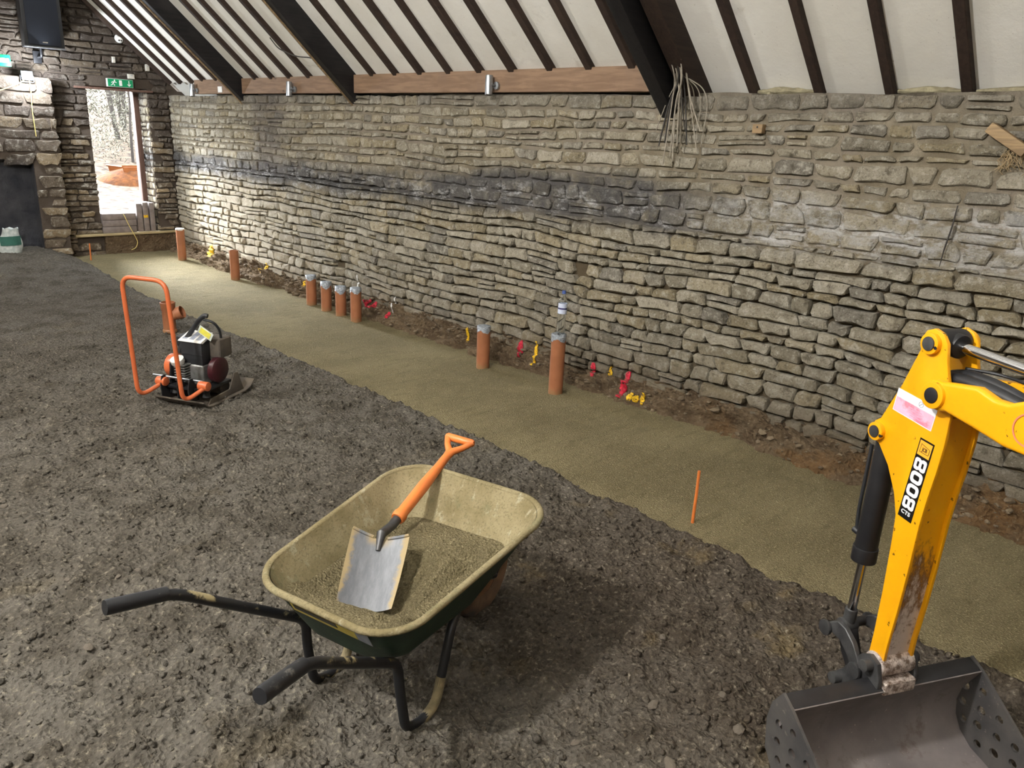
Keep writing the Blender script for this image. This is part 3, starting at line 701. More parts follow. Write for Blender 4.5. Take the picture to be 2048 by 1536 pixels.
for y, w, d in TY:
    m = MB(); slab(m, -0.24, SL, y-w/2, y+w/2, -0.02, d); m.build('principal_rafter', K['truss'], ceil, 0.006, 2)
    m = MB(); slab(m, -0.2, SL, y+w/2, y+w/2+0.012, 0.0, d+0.012); m.build('rafter_facing', K['oldwood'], ceil)
m = MB(); slab(m, -0.26, SL, 3.13, 3.24, -0.02, 0.26); m.build('principal_rafter', K['truss'], ceil, 0.012, 2)
m = MB(); slab(m, -0.30, SL, 2.98, 3.10, -0.02, 0.15); m.build('principal_rafter', K['rafter'], ceil, 0.008, 2)
for i, (a, b) in enumerate(((3.20, 6.90), (7.0, 9.25), (9.36, 10.56))):
    m = MB().span((W-0.045, a, 2.195), (W+0.03, b, 2.365)); tag(m.build('trim_%d' % (i+1), K['plate'], None, 0.004, 1), 'planed pine wall plate board below the rafters', None, None, 'structure')
# mineral wool packed between rafter feet and wall head
for a, b in ((2.25, 2.62), (1.43, 1.76), (0.65, 1.36)):
    m = MB(); n = 14; rings = []
    for i in range(n):
        y = a+(b-a)*i/(n-1); r = 0.018*math.sin(PI*(i+0.3)/(n-0.4))+0.010
        rings.append([(W+0.14+r*1.8*math.cos(t)+0.01*vnoise(np.array(y*40), np.array(t*3), 3), y, 2.20+r*math.sin(t)+0.012*float(vnoise(np.array(y*30), np.array(t*2.), 5))) for t in np.linspace(0, 2*PI, 10, endpoint=False)])
    m.loft(rings, 0, True, True); m.build('wool_packing', K['insul'], wall_r)

# ------------------------------------------------------------------ doorway
door = tag(empty('door_1', (0, 0, 0)), 'brown timber frame of the open doorway', None, None, 'structure')
MB().span((DX1-0.10, G+T-0.16, DZ0), (DX1-0.03, G+T-0.04, DZ1)).build('jamb', K['frame'], door, 0.005)
MB().span((DX0-0.06, G+T-0.16, DZ0), (DX0+0.005, G+T-0.04, DZ1)).build('jamb', K['frame'], door, 0.005)
MB().span((DX0-0.05, G+T-0.16, DZ1-0.02), (DX1-0.03, G+T-0.04, DZ1+0.03)).build('head', K['frame'], door, 0.005)
MB().span((DX0-0.15, G-0.05, 2.195), (DX1+0.06, G+0.05, 2.222)).build('lintel', K['frame'], door, 0.006)
sb = MB().span((3.25, G-0.075, 0.305), (4.64, G+0.02, 0.335)); sbo = sb.build('sill_board', K['board'], None, 0.004)
tag(sbo, 'long pale timber sill board under the doorway blocks', 'board')
rg = random.Random(3)
z = 0.335
for i in range(3):
    h = 0.088; m = MB().box((3.835+rg.uniform(-0.01, 0.01), G+0.14, z+h/2), (0.44, 0.36, h-0.004)); o = m.build('paving_block', K['block'], None, 0.006)
    tag(o, ['bottom paving block of the flat stack on the door sill', 'middle paving block of the flat stack on the door sill', 'top paving block of the flat stack on the door sill'][i], 'block', 'blocks on the door sill'); z += h
for x, w, h, l in ((4.118, 0.076, 0.385, 'paving block on edge touching the flat stack in the doorway'), (4.205, 0.072, 0.40, 'upright paving block with a yellow dab in the doorway'), (4.292, 0.066, 0.392, 'upright paving block against the door reveal')):
    m = MB().box((x, G+0.14, 0.335+h/2), (w, 0.30, h)); e = empty('paving_block', (0, 0, 0)); m.build('block_body', K['block'], e, 0.006)
    if 'dab' in l: MB().box((x-0.005, G-0.012, 0.335+h*0.52), (0.06, 0.003, 0.035)).build('paint_dab', K['yellow_paint'], e)
    tag(e, l, 'block', 'blocks on the door sill')
flex = MB().tube(fillet([(3.88, G+0.1, 0.603), (3.885, G-0.05, 0.607), (3.93, G-0.075, 0.45), (3.99, G-0.095, 0.30), (4.03, G-0.09, 0.20), (3.99, G-0.09, 0.12), (3.93, G-0.09, 0.10)], 0.07), 0.005, 6)
tag(flex.build('cable', K['wire_y'], None), 'thin pale cable looped over the flat stack of blocks', 'cable')

# ------------------------------------------------------------------ outdoors
def og(x, y): return 0.26 + 0.05*fbm(x, y, 130, 3) + 0.10*np.clip(y-13.0, 0, 30) + 0.3*smooth01((y-16)/6)
tag(grid_obj('outside_ground', np.arange(-6, 22, 0.3), np.arange(G+0.38, 42, 0.3), og, K['mud']), 'pale trampled soil outside the doorway', None, None, 'structure')
def tree(x, y, h, seed, label):
    r = random.Random(seed); m = MB(); z0 = float(og(np.array(x), np.array(y)))-0.05
    def br(p, d, L, rad, lev):
        e = p + d*L; mid = p+d*L*0.5+Vector((r.uniform(-1, 1), r.uniform(-1, 1), 0))*L*0.05
        m.tube([p, mid, e], [rad, rad*0.85, rad*0.62], 5 if lev else 8)
        if lev >= 4: return
        for k in range(3 if lev else 5):
            t = r.uniform(0.35, 1.0); a = r.uniform(0, 2*PI); q = p+d*L*t
            nd = (d + Vector((math.cos(a), math.sin(a), r.uniform(0.0, 0.5)))*r.uniform(0.6, 1.1)).normalized()
            br(q, nd, L*r.uniform(0.45, 0.7), rad*0.55, lev+1)
    br(Vector((x, y, z0)), Vector((r.uniform(-.08, .08), r.uniform(-.08, .08), 1)).normalized(), h*0.5, h*0.010, 0)
    tag(m.build('bare_tree', K['bark'], None), label, 'tree', 'bare trees outside the doorway')
for i, (x, y, h) in enumerate(((7.2, 21, 6), (8.4, 24, 7), (6.6, 18.5, 3.2), (9.6, 27, 8), (7.9, 22.5, 4.5), (8.9, 29, 8.5), (10.2, 30, 8))):
    tree(x, y, h, 40+i, 'leafless pale tree outside the open doorway')
def bush(x, y, s, seed):
    r = random.Random(seed); m = MB(); z0 = float(og(np.array(x), np.array(y)))
    for k in range(1100):
        a, b, q = r.uniform(0, 2*PI), r.uniform(0, 1), r.uniform(0.25, 1)**0.5
        c = Vector((x+s*q*math.cos(a)*math.sqrt(1-b*b), y+s*q*math.sin(a)*math.sqrt(1-b*b), z0+s*1.1*q*b))
        u = Vector((r.uniform(-1, 1), r.uniform(-1, 1), r.uniform(-1, 1))).normalized()*r.uniform(0.03, 0.07)*s; w = u.cross(Vector((r.uniform(-1, 1), r.uniform(-1, 1), 1))).normalized()*0.008*s
        m.add([c-u, c+w, c+u, c-w], [(0, 1, 2, 3)])
    tag(m.build('bush', K['leaf'], None, smooth=False), 'scrubby pale bush outside the open doorway', 'bush', 'bushes outside the doorway')
for i, (x, y, s) in enumerate(((6.4, 20, 1.3), (7.6, 23.5, 1.8), (5.6, 18.6, 0.9), (8.8, 26, 2.2), (7.3, 19.5, 1.2), (9.8, 28, 2.4))): bush(x, y, s, 60+i)
# orange dumper skip standing on spoil
dz = float(og(np.array(5.95), np.array(17.2)))
d = empty('dumper_skip', (6.05, 17.0, 0.50), 0.15)
sk = MB(); P0 = [(-0.28, 0.0), (0.28, 0.0), (0.42, 0.42), (-0.36, 0.42)]
fn = lambda a, b, c: (a, c, b)
sk.prism([(-0.24, 0.0), (0.26, 0.0), (0.26, 0.02), (-0.24, 0.02)], fn, -0.3, 0.3)
for c0, c1 in ((-0.30, -0.27), (0.27, 0.30)): sk.prism(P0, fn, c0, c1)
sk.prism([(0.26, 0.0), (0.28, 0.0), (0.42, 0.42), (0.39, 0.42)], fn, -0.3, 0.3)
sk.prism([(-0.24, 0.0), (-0.21, 0.02), (-0.18, 0.30), (-0.21, 0.30)], fn, -0.3, 0.3)
sk.build('skip_body', K['dumper'], d, 0.01); MB().tube([(-0.37, -0.3, 0.42), (-0.37, 0.3, 0.42)], 0.02).build('skip_lip', K['dumper'], d)
MB().span((-0.30, -0.26, -0.30), (0.30, 0.26, -0.02)).build('chassis', K['black'], d, 0.03)
tag(d, 'orange dumper skip standing on soil outside the doorway', 'dumper')
sp = MB(); n = 20; rings = []
for k in range(8):
    q = k/7; rings.append([(5.95+(0.1+1.0*q)*math.cos(t), 16.9+(0.1+0.8*q)*math.sin(t), float(og(np.array(5.95), np.array(16.9)))-0.45*q*q+0.22-0.12*q+0.07*float(vnoise(np.array(4*math.cos(t)), np.array(4*math.sin(t)+k), 9))) for t in np.linspace(0, 2*PI, n, endpoint=False)])
sp.loft(rings, 0, True); tag(sp.build('spoil_heap', simple('orange_spoil', lin(84, 52, 30), lin(58, 38, 26), 9, 0.95, 0, 0.5, 20, 0.02, spec=0.03)), 'orange soil heap under the dumper skip', 'soil heap', None, 'stuff')

# ------------------------------------------------------------------ curve helpers for cut plates and lettering
def curve_mesh(polys, thick):
    cu = bpy.data.curves.new('tmp', 'CURVE'); cu.dimensions = '2D'; cu.fill_mode = 'BOTH'; cu.extrude = thick/2
    for p in polys:
        s = cu.splines.new('POLY'); s.points.add(len(p)-1); s.use_cyclic_u = True
        for i, q in enumerate(p): s.points[i].co = (q[0], q[1], 0, 1)
    o = bpy.data.objects.new('tmp', cu); me = bpy.data.meshes.new_from_object(o)
    bpy.data.objects.remove(o); bpy.data.curves.remove(cu); return me
def text_mesh(txt, size, thick, offset=0.0, sx=1.0):
    cu = bpy.data.curves.new('tmp', 'FONT'); cu.body = txt; cu.size = size; cu.extrude = thick/2; cu.offset = offset
    cu.align_x = 'CENTER'; cu.align_y = 'CENTER'
    o = bpy.data.objects.new('tmp', cu); me = bpy.data.meshes.new_from_object(o)
    bpy.data.objects.remove(o); bpy.data.curves.remove(cu)
    me.transform(Matrix.Diagonal((sx, 1, 1, 1))); return me
def mesh_obj(name, me, mat, parent, M4=None):
    me.name = name; me.materials.clear(); me.materials.append(mat)
    if M4 is not None: me.transform(M4)
    o = bpy.data.objects.new(name, me); col.objects.link(o); o.parent = parent; return o
def circ(c, r, n=20): return [(c[0]+r*math.cos(2*PI*i/n), c[1]+r*math.sin(2*PI*i/n)) for i in range(n)]

# ------------------------------------------------------------------ digger arm
EM = Vector((-0.4635, -0.8861, 0)); EW = Vector((0.8861, -0.4635, 0))
M0, W0 = -1.55, 1.79
dig = empty('digger', EM*M0 + EW*W0, math.atan2(EM.y, EM.x))
def L(m, w, z): return (m-M0, w-W0, z)
def plane(m, z, w): return Matrix(((1, 0, 0, m-M0), (0, 0, -1, w-W0), (0, 1, 0, z), (0, 0, 0, 1)))   # 2-d drawing -> side face
PL, PR = W0-0.058, W0+0.058
arm = [(-1.638, 1.356), (-1.644, 1.382), (-1.632, 1.408), (-1.606, 1.420), (-1.576, 1.412), (-1.556, 1.388), (-1.546, 1.343), (-1.532, 1.303), (-1.512, 1.258), (-1.497, 1.20), (-1.495, 1.12), (-1.501, 1.028), (-1.510, 0.949),
       (-1.516, 0.861), (-1.518, 0.709), (-1.522, 0.584), (-1.530, 0.453), (-1.530, 0.375), (-1.545, 0.345), (-1.572, 0.345), (-1.590, 0.37), (-1.588, 0.463), (-1.590, 0.608), (-1.597, 0.774), (-1.603, 0.855), (-1.626, 0.917), (-1.669, 0.986), (-1.718, 1.036), (-1.745, 1.044), (-1.762, 1.068), (-1.750, 1.098), (-1.730, 1.114), (-1.678, 1.235)]
for w in (PL, PR-0.012):
    m = MB().prism(arm, lambda a, b, d: L(a, d, b), w, w+0.012); m.build('dipper_side_plate', K['yellow'], dig, 0.003, 2)
front = [(-1.497, 1.19), (-1.495, 1.12), (-1.501, 1.028), (-1.510, 0.949), (-1.516, 0.861), (-1.518, 0.709), (-1.522, 0.584), (-1.530, 0.453), (-1.531, 0.36)]
m = MB(); m.prism([(a-0.012, b) for a, b in front] + [(a-0.022, b) for a, b in front[::-1]], lambda a, b, d: L(a, d, b), PL+0.011, PR-0.011); m.build('dipper_front_plate', K['yworn'], dig)
back = [(-1.590, 0.40), (-1.590, 0.463), (-1.604, 0.84), (-1.612, 0.90)]
m = MB(); m.prism([(a+0.004, b) for a, b in back] + [(a+0.014, b) for a, b in back[::-1]], lambda a, b, d: L(a, d, b), PL+0.011, PR-0.011); m.build('dipper_back_plate', K['yellow'], dig)
m = MB().cyl(L(-1.558, PL-0.004, 0.365), L(-1.558, PR+0.004, 0.365), 0.040, n=24); m.build('dipper_nose', K['wsteel'], dig, 0.004)
# pins with bosses
for (pm, pz, r) in ((-1.603, 1.378, 0.030), (-1.729, 1.072, 0.028)):
    b = MB().cyl(L(pm, PL-0.015, pz), L(pm, PL+0.001, pz), r, n=28); bo = b.build('pin_boss', K['yellow'], dig, 0.003); MB().cyl(L(pm, PR-0.001, pz), L(pm, PR+0.02, pz), r, n=28).build('pin_boss', K['yellow'], dig, 0.003)
    MB().cyl(L(pm, PL-0.019, pz), L(pm, PR+0.024, pz), r*0.66, n=24).build('pin', K['iron'], bo, 0.002)
    MB().cyl(L(pm+0.024, PL-0.0155, pz-0.006), L(pm+0.024, PL-0.008, pz-0.006), 0.005, n=10).build('grease_nipple', K['black'], bo)
# boom with forked end
top = [(-1.515, 1.296), (-1.497, 1.300), (-1.41, 1.316), (-1.355, 1.302), (-1.318, 1.304), (-1.275, 1.326), (-1.1, 1.36), (-0.8, 1.33), (-0.5, 1.18), (-0.2, 0.93)]
bot = [(-0.30, 0.80), (-0.6, 1.0), (-0.9, 1.13), (-1.1, 1.17), (-1.240, 1.197), (-1.305, 1.196), (-1.404, 1.211), (-1.490, 1.222), (-1.512, 1.215)]
arc = [(-1.530+0.043*math.cos(a), 1.255+0.043*math.sin(a)) for a in np.linspace(-2.0, -4.25, 9)]
m = MB().prism(top+bot+arc, lambda a, b, d: L(a, d, b), PL-0.036, PL-0.003); bl = m.build('boom_side', K['yellow'], dig, 0.013, 4)
m = MB().prism(top+bot+arc, lambda a, b, d: L(a, d, b), PR+0.004, PR+0.042); m.build('boom_side', K['yellow'], dig, 0.011, 3)
m = MB().prism([p for p in top if p[0] > -1.3] + [p for p in bot if p[0] > -1.33], lambda a, b, d: L(a, d, b), PL-0.01, PR+0.01); m.build('boom_web', K['yellow'], dig)
b = MB().cyl(L(-1.530, PL-0.046, 1.255), L(-1.530, PL-0.02, 1.255), 0.037, n=28); bo = b.build('pin_boss', K['yellow'], dig, 0.004); bo['label'] = 'greasy yellow boom boss'
MB().cyl(L(-1.530, PL-0.050, 1.255), L(-1.530, PR+0.05, 1.255), 0.022, n=24).build('pin', K['black'], bo, 0.004)
m = MB()
for i in range(40):
    t0, t1 = 2*PI*i/40, 2*PI*(i+1)/40
    m.add([L(-1.250+r*math.cos(t), PL-0.0365-dd, 1.260+r*math.sin(t)) for t in (t0, t1) for r in (0.037, 0.041) for dd in (0, 0.0015)], [(0,1,3,2),(4,6,7,5),(1,5,7,3),(0,2,6,4)])
m.build('paint_ring', K['ringpink'], dig)
# dipper ram
m = MB().cyl(L(-1.603, PL+0.014, 1.378), L(-1.603, PR-0.014, 1.378), 0.039, n=28); m.tube([L(-1.603, W0, 1.378), L(-1.56, W0, 1.376)], 0.034, 20); m.build('ram_eye', K['black'], dig, 0.006)
m = MB().cyl(L(-1.59, W0, 1.377), L(-1.02, W0, 1.360), 0.0145, n=24); m.build('ram_rod', K['chrome'], dig)
m = MB().cyl(L(-1.10, W0, 1.36), L(-0.50, W0, 1.40), 0.036, n=24); m.build('ram_barrel', K['black'], dig, 0.004)
m = MB()
m.tube([L(-1.70, W0+0.015, 1.17), L(-1.63, W0-0.012, 1.262), L(-1.54, W0-0.02, 1.296), L(-1.43, W0-0.018, 1.296), L(-1.30, W0, 1.27), L(-1.0, W0, 1.25)], 0.019, 12, fil=0.06)
m.tube([L(-1.68, W0+0.03, 1.17), L(-1.61, W0+0.022, 1.28), L(-1.53, W0+0.018, 1.305), L(-1.42, W0+0.02, 1.30), L(-1.30, W0+0.02, 1.27), L(-1.0, W0+0.02, 1.25)], 0.017, 12, fil=0.06)
m.build('hydraulic_hose', K['blackp'], dig)
m = MB().tube([L(-1.56, W0+0.03, 1.315), L(-1.46, W0+0.055, 1.325), L(-1.36, W0+0.08, 1.31), L(-1.2, W0+0.10, 1.335), L(-1.0, W0+0.1, 1.30)], 0.0045, 8, fil=0.05); m.build('grease_line', K['blackp'], dig)
# bucket ram
m = MB().cyl(L(-1.738, W0, 1.07), L(-1.741, W0, 0.66), 0.035, n=28); m.cyl(L(-1.741, W0, 0.665), L(-1.741, W0, 0.615), 0.039, n=28); rb = m.build('bucket_ram_barrel', K['black'], dig, 0.003)
m = MB().tube([L(-1.788, W0-0.012, 1.0), L(-1.786, W0-0.014, 0.78), L(-1.781, W0-0.014, 0.72), L(-1.768, W0-0.012, 0.70)], 0.006, 8, fil=0.02); m.cyl(L(-1.79, W0-0.014, 0.705), L(-1.76, W0-0.01, 0.70), 0.011, n=12); m.build('oil_pipe', K['blackp'], rb)
MB().cyl(L(-1.741, W0, 0.63), L(-1.746, W0, 0.40), 0.0145, n=24).build('bucket_ram_rod', K['chrome'], dig)
m = MB().cyl(L(-1.746, W0, 0.43), L(-1.748, W0, 0.36), 0.020, n=18); m.cyl(L(-1.75, W0-0.024, 0.365), L(-1.75, W0+0.024, 0.365), 0.027, n=20); m.build('rod_eye', K['iron'], dig, 0.003)
# tipping links
for w0, w1 in ((PL-0.024, PL-0.004), (PR+0.004, PR+0.024)):
    c = [(-1.752, 0.371), (-1.722, 0.392), (-1.685, 0.388), (-1.645, 0.362), (-1.612, 0.322), (-1.600, 0.300)]
    up_ = [(a+0.010, b+0.026) for a, b in c]; dn = [(a-0.006, b-0.028) for a, b in c[::-1]]
    m = MB().prism(up_+dn, lambda a, b, d: L(a, d, b), w0, w1); lo = m.build('tipping_link', K['iron'], dig, 0.006, 3)
    wo = w0-0.012 if w0 < W0 else w1
    for pm, pz in ((-1.752, 0.368), (-1.602, 0.312)): MB().cyl(L(pm, wo, pz), L(pm, wo+0.012, pz), 0.026, n=22).build('link_boss', K['iron'], lo, 0.003)
m = MB().cyl(L(-1.752, PL-0.03, 0.368), L(-1.752, PR+0.03, 0.368), 0.016, n=18); m.cyl(L(-1.602, PL-0.03, 0.312), L(-1.602, PR+0.03, 0.312), 0.016, n=18); m.build('link_pin', K['iron'], dig)
c = [(-1.75, 0.365), (-1.715, 0.29), (-1.668, 0.235)]
m = MB().prism([(a+0.022, b+0.010) for a, b in c] + [(a-0.022, b-0.012) for a, b in c[::-1]], lambda a, b, d: L(a, d, b), W0-0.022, W0+0.022); m.build('connecting_link', K['black'], dig, 0.006)
# bucket
bk = [(-1.552, 0.327), (-1.503, 0.303), (-1.326, 0.186), (-1.13, 0.062), (-1.105, 0.02), (-1.20, 0.0), (-1.38, -0.004), (-1.47, 0.010), (-1.535, 0.042), (-1.588, 0.10), (-1.602, 0.20), (-1.590, 0.265)]
holes = [(-1.545, 0.218), (-1.483, 0.239), (-1.540, 0.160), (-1.472, 0.175), (-1.410, 0.193), (-1.524, 0.104), (-1.472, 0.119), (-1.403, 0.131), (-1.456, 0.058), (-1.398, 0.073), (-1.342, 0.146), (-1.335, 0.092), (-1.27, 0.10), (-1.30, 0.045), (-1.21, 0.055)]
BL, BR = 1.405, 2.125
for w in (BL, BR):
    me = curve_mesh([bk] + [circ(h, 0.0135 if i % 3 else 0.0155) for i, h in enumerate(holes)], 0.010)
    o = mesh_obj('bucket_side_plate', me, K['bplate'], dig, plane(0, 0, w) @ Matrix.Identity(4))
prof = [(-1.503, 0.302), (-1.527, 0.255), (-1.553, 0.20), (-1.562, 0.15), (-1.552, 0.10), (-1.524, 0.058), (-1.475, 0.028), (-1.40, 0.014), (-1.30, 0.010), (-1.20, 0.012), (-1.108, 0.024)]
pb = []
for i, p in enumerate(prof):
    a = prof[max(i-1, 0)]; b = prof[min(i+1, len(prof)-1)]; t = Vector((b[0]-a[0], b[1]-a[1])).normalized(); pb.append((p[0]-t.y*-0.0-0.009*(-t.y), p[1]-0.009*t.x)) if False else pb.append((p[0]+0.010*t.y, p[1]-0.010*t.x))
m = MB().prism(prof+pb[::-1], lambda a, b, d: L(a, d, b), BL+0.005, BR-0.005); m.build('bucket_shell', K['bucket'], dig, 0, angle=50)
m = MB().prism([(-1.505, 0.305), (-1.556, 0.322), (-1.566, 0.300), (-1.535, 0.255)], lambda a, b, d: L(a, d, b), BL+0.005, BR-0.005); m.build('bucket_top_bar', K['black'], dig, 0.004)
m = MB().prism([(-1.14, 0.030), (-1.075, 0.022), (-1.14, 0.008)], lambda a, b, d: L(a, d, b), BL-0.006, BR+0.006); m.build('cutting_edge', K['wsteel'], dig)
for w in (W0-0.078, W0+0.062):
    m = MB().prism([(-1.512, 0.30), (-1.512, 0.335), (-1.53, 0.385), (-1.565, 0.398), (-1.60, 0.375), (-1.66, 0.275), (-1.695, 0.235), (-1.68, 0.205), (-1.60, 0.20), (-1.57, 0.28)], lambda a, b, d: L(a, d, b), w, w+0.016); m.build('bucket_ear', K['iron'], dig, 0.005)
m = MB().span(L(-1.56, W0-0.058, 0.285), L(-1.502, W0+0.062, 0.330)); m.build('hitch_block', K['wsteel'], dig, 0.008, 3)
for pm, pz in ((-1.668, 0.236), (-1.558, 0.365)): MB().cyl(L(pm, W0-0.105, pz), L(pm, W0+0.10, pz), 0.019, n=20).build('bucket_pin', K['iron'], dig, 0.003)
# mud lumps dried in the bucket
for (pm, w, s) in ((-1.43, 1.71, 0.020), (-1.385, 1.79, 0.016), (-1.36, 1.90, 0.010)):
    r_ = random.Random(int(s*1e4)); zz = 0.022; me = bpy.data.meshes.new('mud_lump'); bm = bmesh.new(); bmesh.ops.create_icosphere(bm, subdivisions=2, radius=s)
    for v in bm.verts: v.co *= r_.uniform(0.75, 1.2); v.co.z *= 0.35; v.co += Vector(L(pm, w, zz))
    bm.to_mesh(me); bm.free(); mesh_obj('mud_lump', me, K['rock'], dig)
# decals
dx = Vector((0.0195, 0.248)).normalized(); ang = math.atan2(dx.y, dx.x)-PI/2
def dec(cm, cz, d, extra=0.0): return plane(cm, cz, PL-d) @ Matrix.Rotation(ang+extra, 4, 'Z')
cmid = (-1.559, 0.985)
def dpt(u, v): # u across, v along from the decal centre
    c, s = math.cos(ang), math.sin(ang); return cmid[0]+u*c-v*s, cmid[1]+u*s+v*c
def rect(w, h): return [(-w/2, -h/2), (w/2, -h/2), (w/2, h/2), (-w/2, h/2)]
d1 = mesh_obj('model_decal', curve_mesh([rect(0.051, 0.252)], 0.0012), K['decal_black'], dig, dec(*cmid, 0.0006)); d1['label'] = 'black decal with white 8008 CTS'
p = dpt(0, 0.099); mesh_obj('decal_panel', curve_mesh([rect(0.043, 0.044)], 0.0008), K['decal_amber'], d1, dec(*p, 0.0016))
p = dpt(0.001, 0.099)
mesh_obj('logo_frame', curve_mesh([[(-0.0165, -0.012), (0.0155, -0.012), (0.0165, 0.006), (-0.0155, 0.0135)], [(-0.0155, -0.0110), (0.0145, -0.0110), (0.0153, 0.0052), (-0.0147, 0.0122)]], 0.0006), K['decal_black'], d1, dec(*p, 0.0023))
mesh_obj('logo_letters', text_mesh('JCB', 0.0150, 0.0006, 0.0003, 0.74), K['decal_black'], d1, dec(p[0]-0.0005, p[1]-0.002, 0.0023))
def rbox(w, h, r, n=5):
    o_ = []
    for cx_, cy_, a0 in ((w/2-r, h/2-r, 0), (-w/2+r, h/2-r, 90), (-w/2+r, -h/2+r, 180), (w/2-r, -h/2+r, 270)):
        for k in range(n+1):
            t = math.radians(a0+90*k/n); o_.append((cx_+r*math.cos(t), cy_+r*math.sin(t)))
    return o_
def digit(ch):
    H, Wd = 0.042, 0.037
    if ch == '0': return [rbox(Wd, H, 0.013), rbox(Wd-0.021, H-0.021, 0.005)]
    sh = lambda P, dy: [(x, y+dy) for x, y in P]
    pinch = []
    for x, y in rbox(Wd, H, 0.012, 6): pinch.append((x, y))
    out = [(0.0185, 0.012), (0.0175, 0.0175), (0.0125, 0.021), (-0.0125, 0.021), (-0.0175, 0.0175), (-0.0185, 0.012), (-0.0185, 0.006), (-0.0155, 0.001), (-0.0155, -0.001), (-0.0185, -0.006), (-0.0185, -0.012), (-0.0175, -0.0175), (-0.0125, -0.021),
           (0.0125, -0.021), (0.0175, -0.0175), (0.0185, -0.012), (0.0185, -0.006), (0.0155, -0.001), (0.0155, 0.001), (0.0185, 0.006)]
    return [out, sh(rbox(0.0165, 0.0075, 0.003), 0.0085), sh(rbox(0.0165, 0.0075, 0.003), -0.0085)]
for i, ch in enumerate('8008'):
    p = dpt(0.0, -0.074+i*0.0415); mesh_obj('numeral', curve_mesh(digit(ch), 0.0008), K['decal_white'], d1, dec(*p, 0.0016, PI/2))
p = dpt(-0.001, -0.106); mesh_obj('decal_letters', text_mesh('CTS', 0.0165, 0.0008, 0.0004, 1.15), K['decal_white'], d1, dec(*p, 0.0016))
ang2 = math.atan2(-0.0140, 0.144)
def stk(u, v, d):
    c, s = math.cos(ang2), math.sin(ang2); return plane(-1.616+u*c-v*s, 1.182+u*s+v*c, PL-d) @ Matrix.Rotation(ang2, 4, 'Z')
s1 = mesh_obj('warning_sticker', curve_mesh([rect(0.147, 0.069)], 0.0010), K['decal_white'], dig, stk(0, 0, 0.0005)); s1['label'] = 'faded pink and white warning sticker'
mesh_obj('sticker_band', curve_mesh([rect(0.141, 0.041)], 0.0006), K['pink'], s1, stk(0, -0.011, 0.0013))
mesh_obj('sticker_symbol', curve_mesh([circ((0, 0), 0.0085), circ((0, 0), 0.0075)], 0.0005), K['print_grey'], s1, stk(0.018, 0.022, 0.0013))
mesh_obj('sticker_symbol', curve_mesh([[(-0.0065, -0.0055), (-0.0055, -0.0065), (0.0065, 0.0055), (0.0055, 0.0065)]], 0.0005), K['print_grey'], s1, stk(0.018, 0.022, 0.0013))
for k in range(4): mesh_obj('print_line', curve_mesh([rect(0.05-0.004*(k % 2), 0.003)], 0.0004), K['pinkdark'], s1, stk(0.005+0.003*k, -0.002-0.0068*k, 0.0018))
# king post, carrier and tracks (beside and behind the viewpoint)
m = MB().span(L(-0.36, W0-0.12, 0.30), L(-0.16, W0+0.12, 0.97)); m.build('king_post', K['yellow'], dig, 0.02)
m = MB().span(L(-0.24, W0-0.30, 0.32), L(0.9, W0+0.30, 0.56)); m.build('carrier', K['yellow'], dig, 0.04, 3)
for s in (-1, 1):
    m = MB(); ring = [(-0.15+0.17*math.cos(a), 0.17+0.17*math.sin(a)) for a in np.linspace(PI/2, 3*PI/2, 10)] + [(0.85+0.17*math.cos(a), 0.17+0.17*math.sin(a)) for a in np.linspace(-PI/2, PI/2, 10)]
    m.prism(ring, lambda a, b, d: L(a, d, b), W0+s*0.36-0.09, W0+s*0.36+0.09); m.build('track', K['rubber'], dig, 0.012)
tag(dig, 'yellow mini digger arm with a perforated steel bucket on the earth', 'digger')

# ------------------------------------------------------------------ wheelbarrow
wb = empty('wheelbarrow', (1.442, 1.876, 0), 0.228)
tilt, roll_b, HZ = 0.119, -0.012, 0.546
def B(x, y, z):
    y2 = y*math.cos(roll_b)-z*math.sin(roll_b); z2 = y*math.sin(roll_b)+z*math.cos(roll_b)
    return (x*math.cos(tilt)-z2*math.sin(tilt), y2, x*math.sin(tilt)+z2*math.cos(tilt)+HZ)
def rr(x0, x1, wf, wbk, r, z, n=9):
    out = []
    for cx_, cy_, a0 in ((x1-r, wf/2-r, 0), (x0+r, wbk/2-r, 90), (x0+r, -wbk/2+r, 180), (x1-r, -wf/2+r, 270)):
        for k in range(n+1):
            t = math.radians(a0+90*k/n); out.append((cx_+r*math.cos(t), cy_+r*math.sin(t), z))
    return out
RIM = rr(-0.425, 0.425, 0.682, 0.615, 0.149, 0.0); BOT = rr(-0.355, 0.16, 0.40, 0.38, 0.10, -0.250)
def section(t, off=0.0):   # t=0 rim .. 1 bottom
    f = t; out = []
    for a, b in zip(RIM, BOT):
        zf = -(0.195+0.06*float(smooth01((b[0]+0.355)/0.22)))*t
        x, y = a[0]+(b[0]-a[0])*f, a[1]+(b[1]-a[1])*f
        l = math.hypot(x, y); out.append((x+off*x/l, y+off*y/l, zf))
    return out
inr = [[B(*p) for p in section(t, -0.010)] for t in (0.0, 0.12, 0.3, 0.5, 0.7, 0.88, 0.96)]
bcap = [B(p[0]*0.93-0.004, p[1]*0.93, p[2]+0.001) for p in section(1.0)]
otr = [[B(p[0], p[1], p[2]-0.004) for p in section(t, 0.0)] for t in (0.03, 0.12, 0.3, 0.5, 0.7, 0.88, 0.97)]
ocap = [B(p[0]*0.95, p[1]*0.95, p[2]-0.008) for p in section(1.0)]
m = MB(); m.loft(inr+[bcap], 0, False, True); m.loft(otr+[ocap], 1, False, True)
tray = m.build('tray', [K['trayin'], K['trayout']], wb, angle=60)
lip = MB(); ring = []
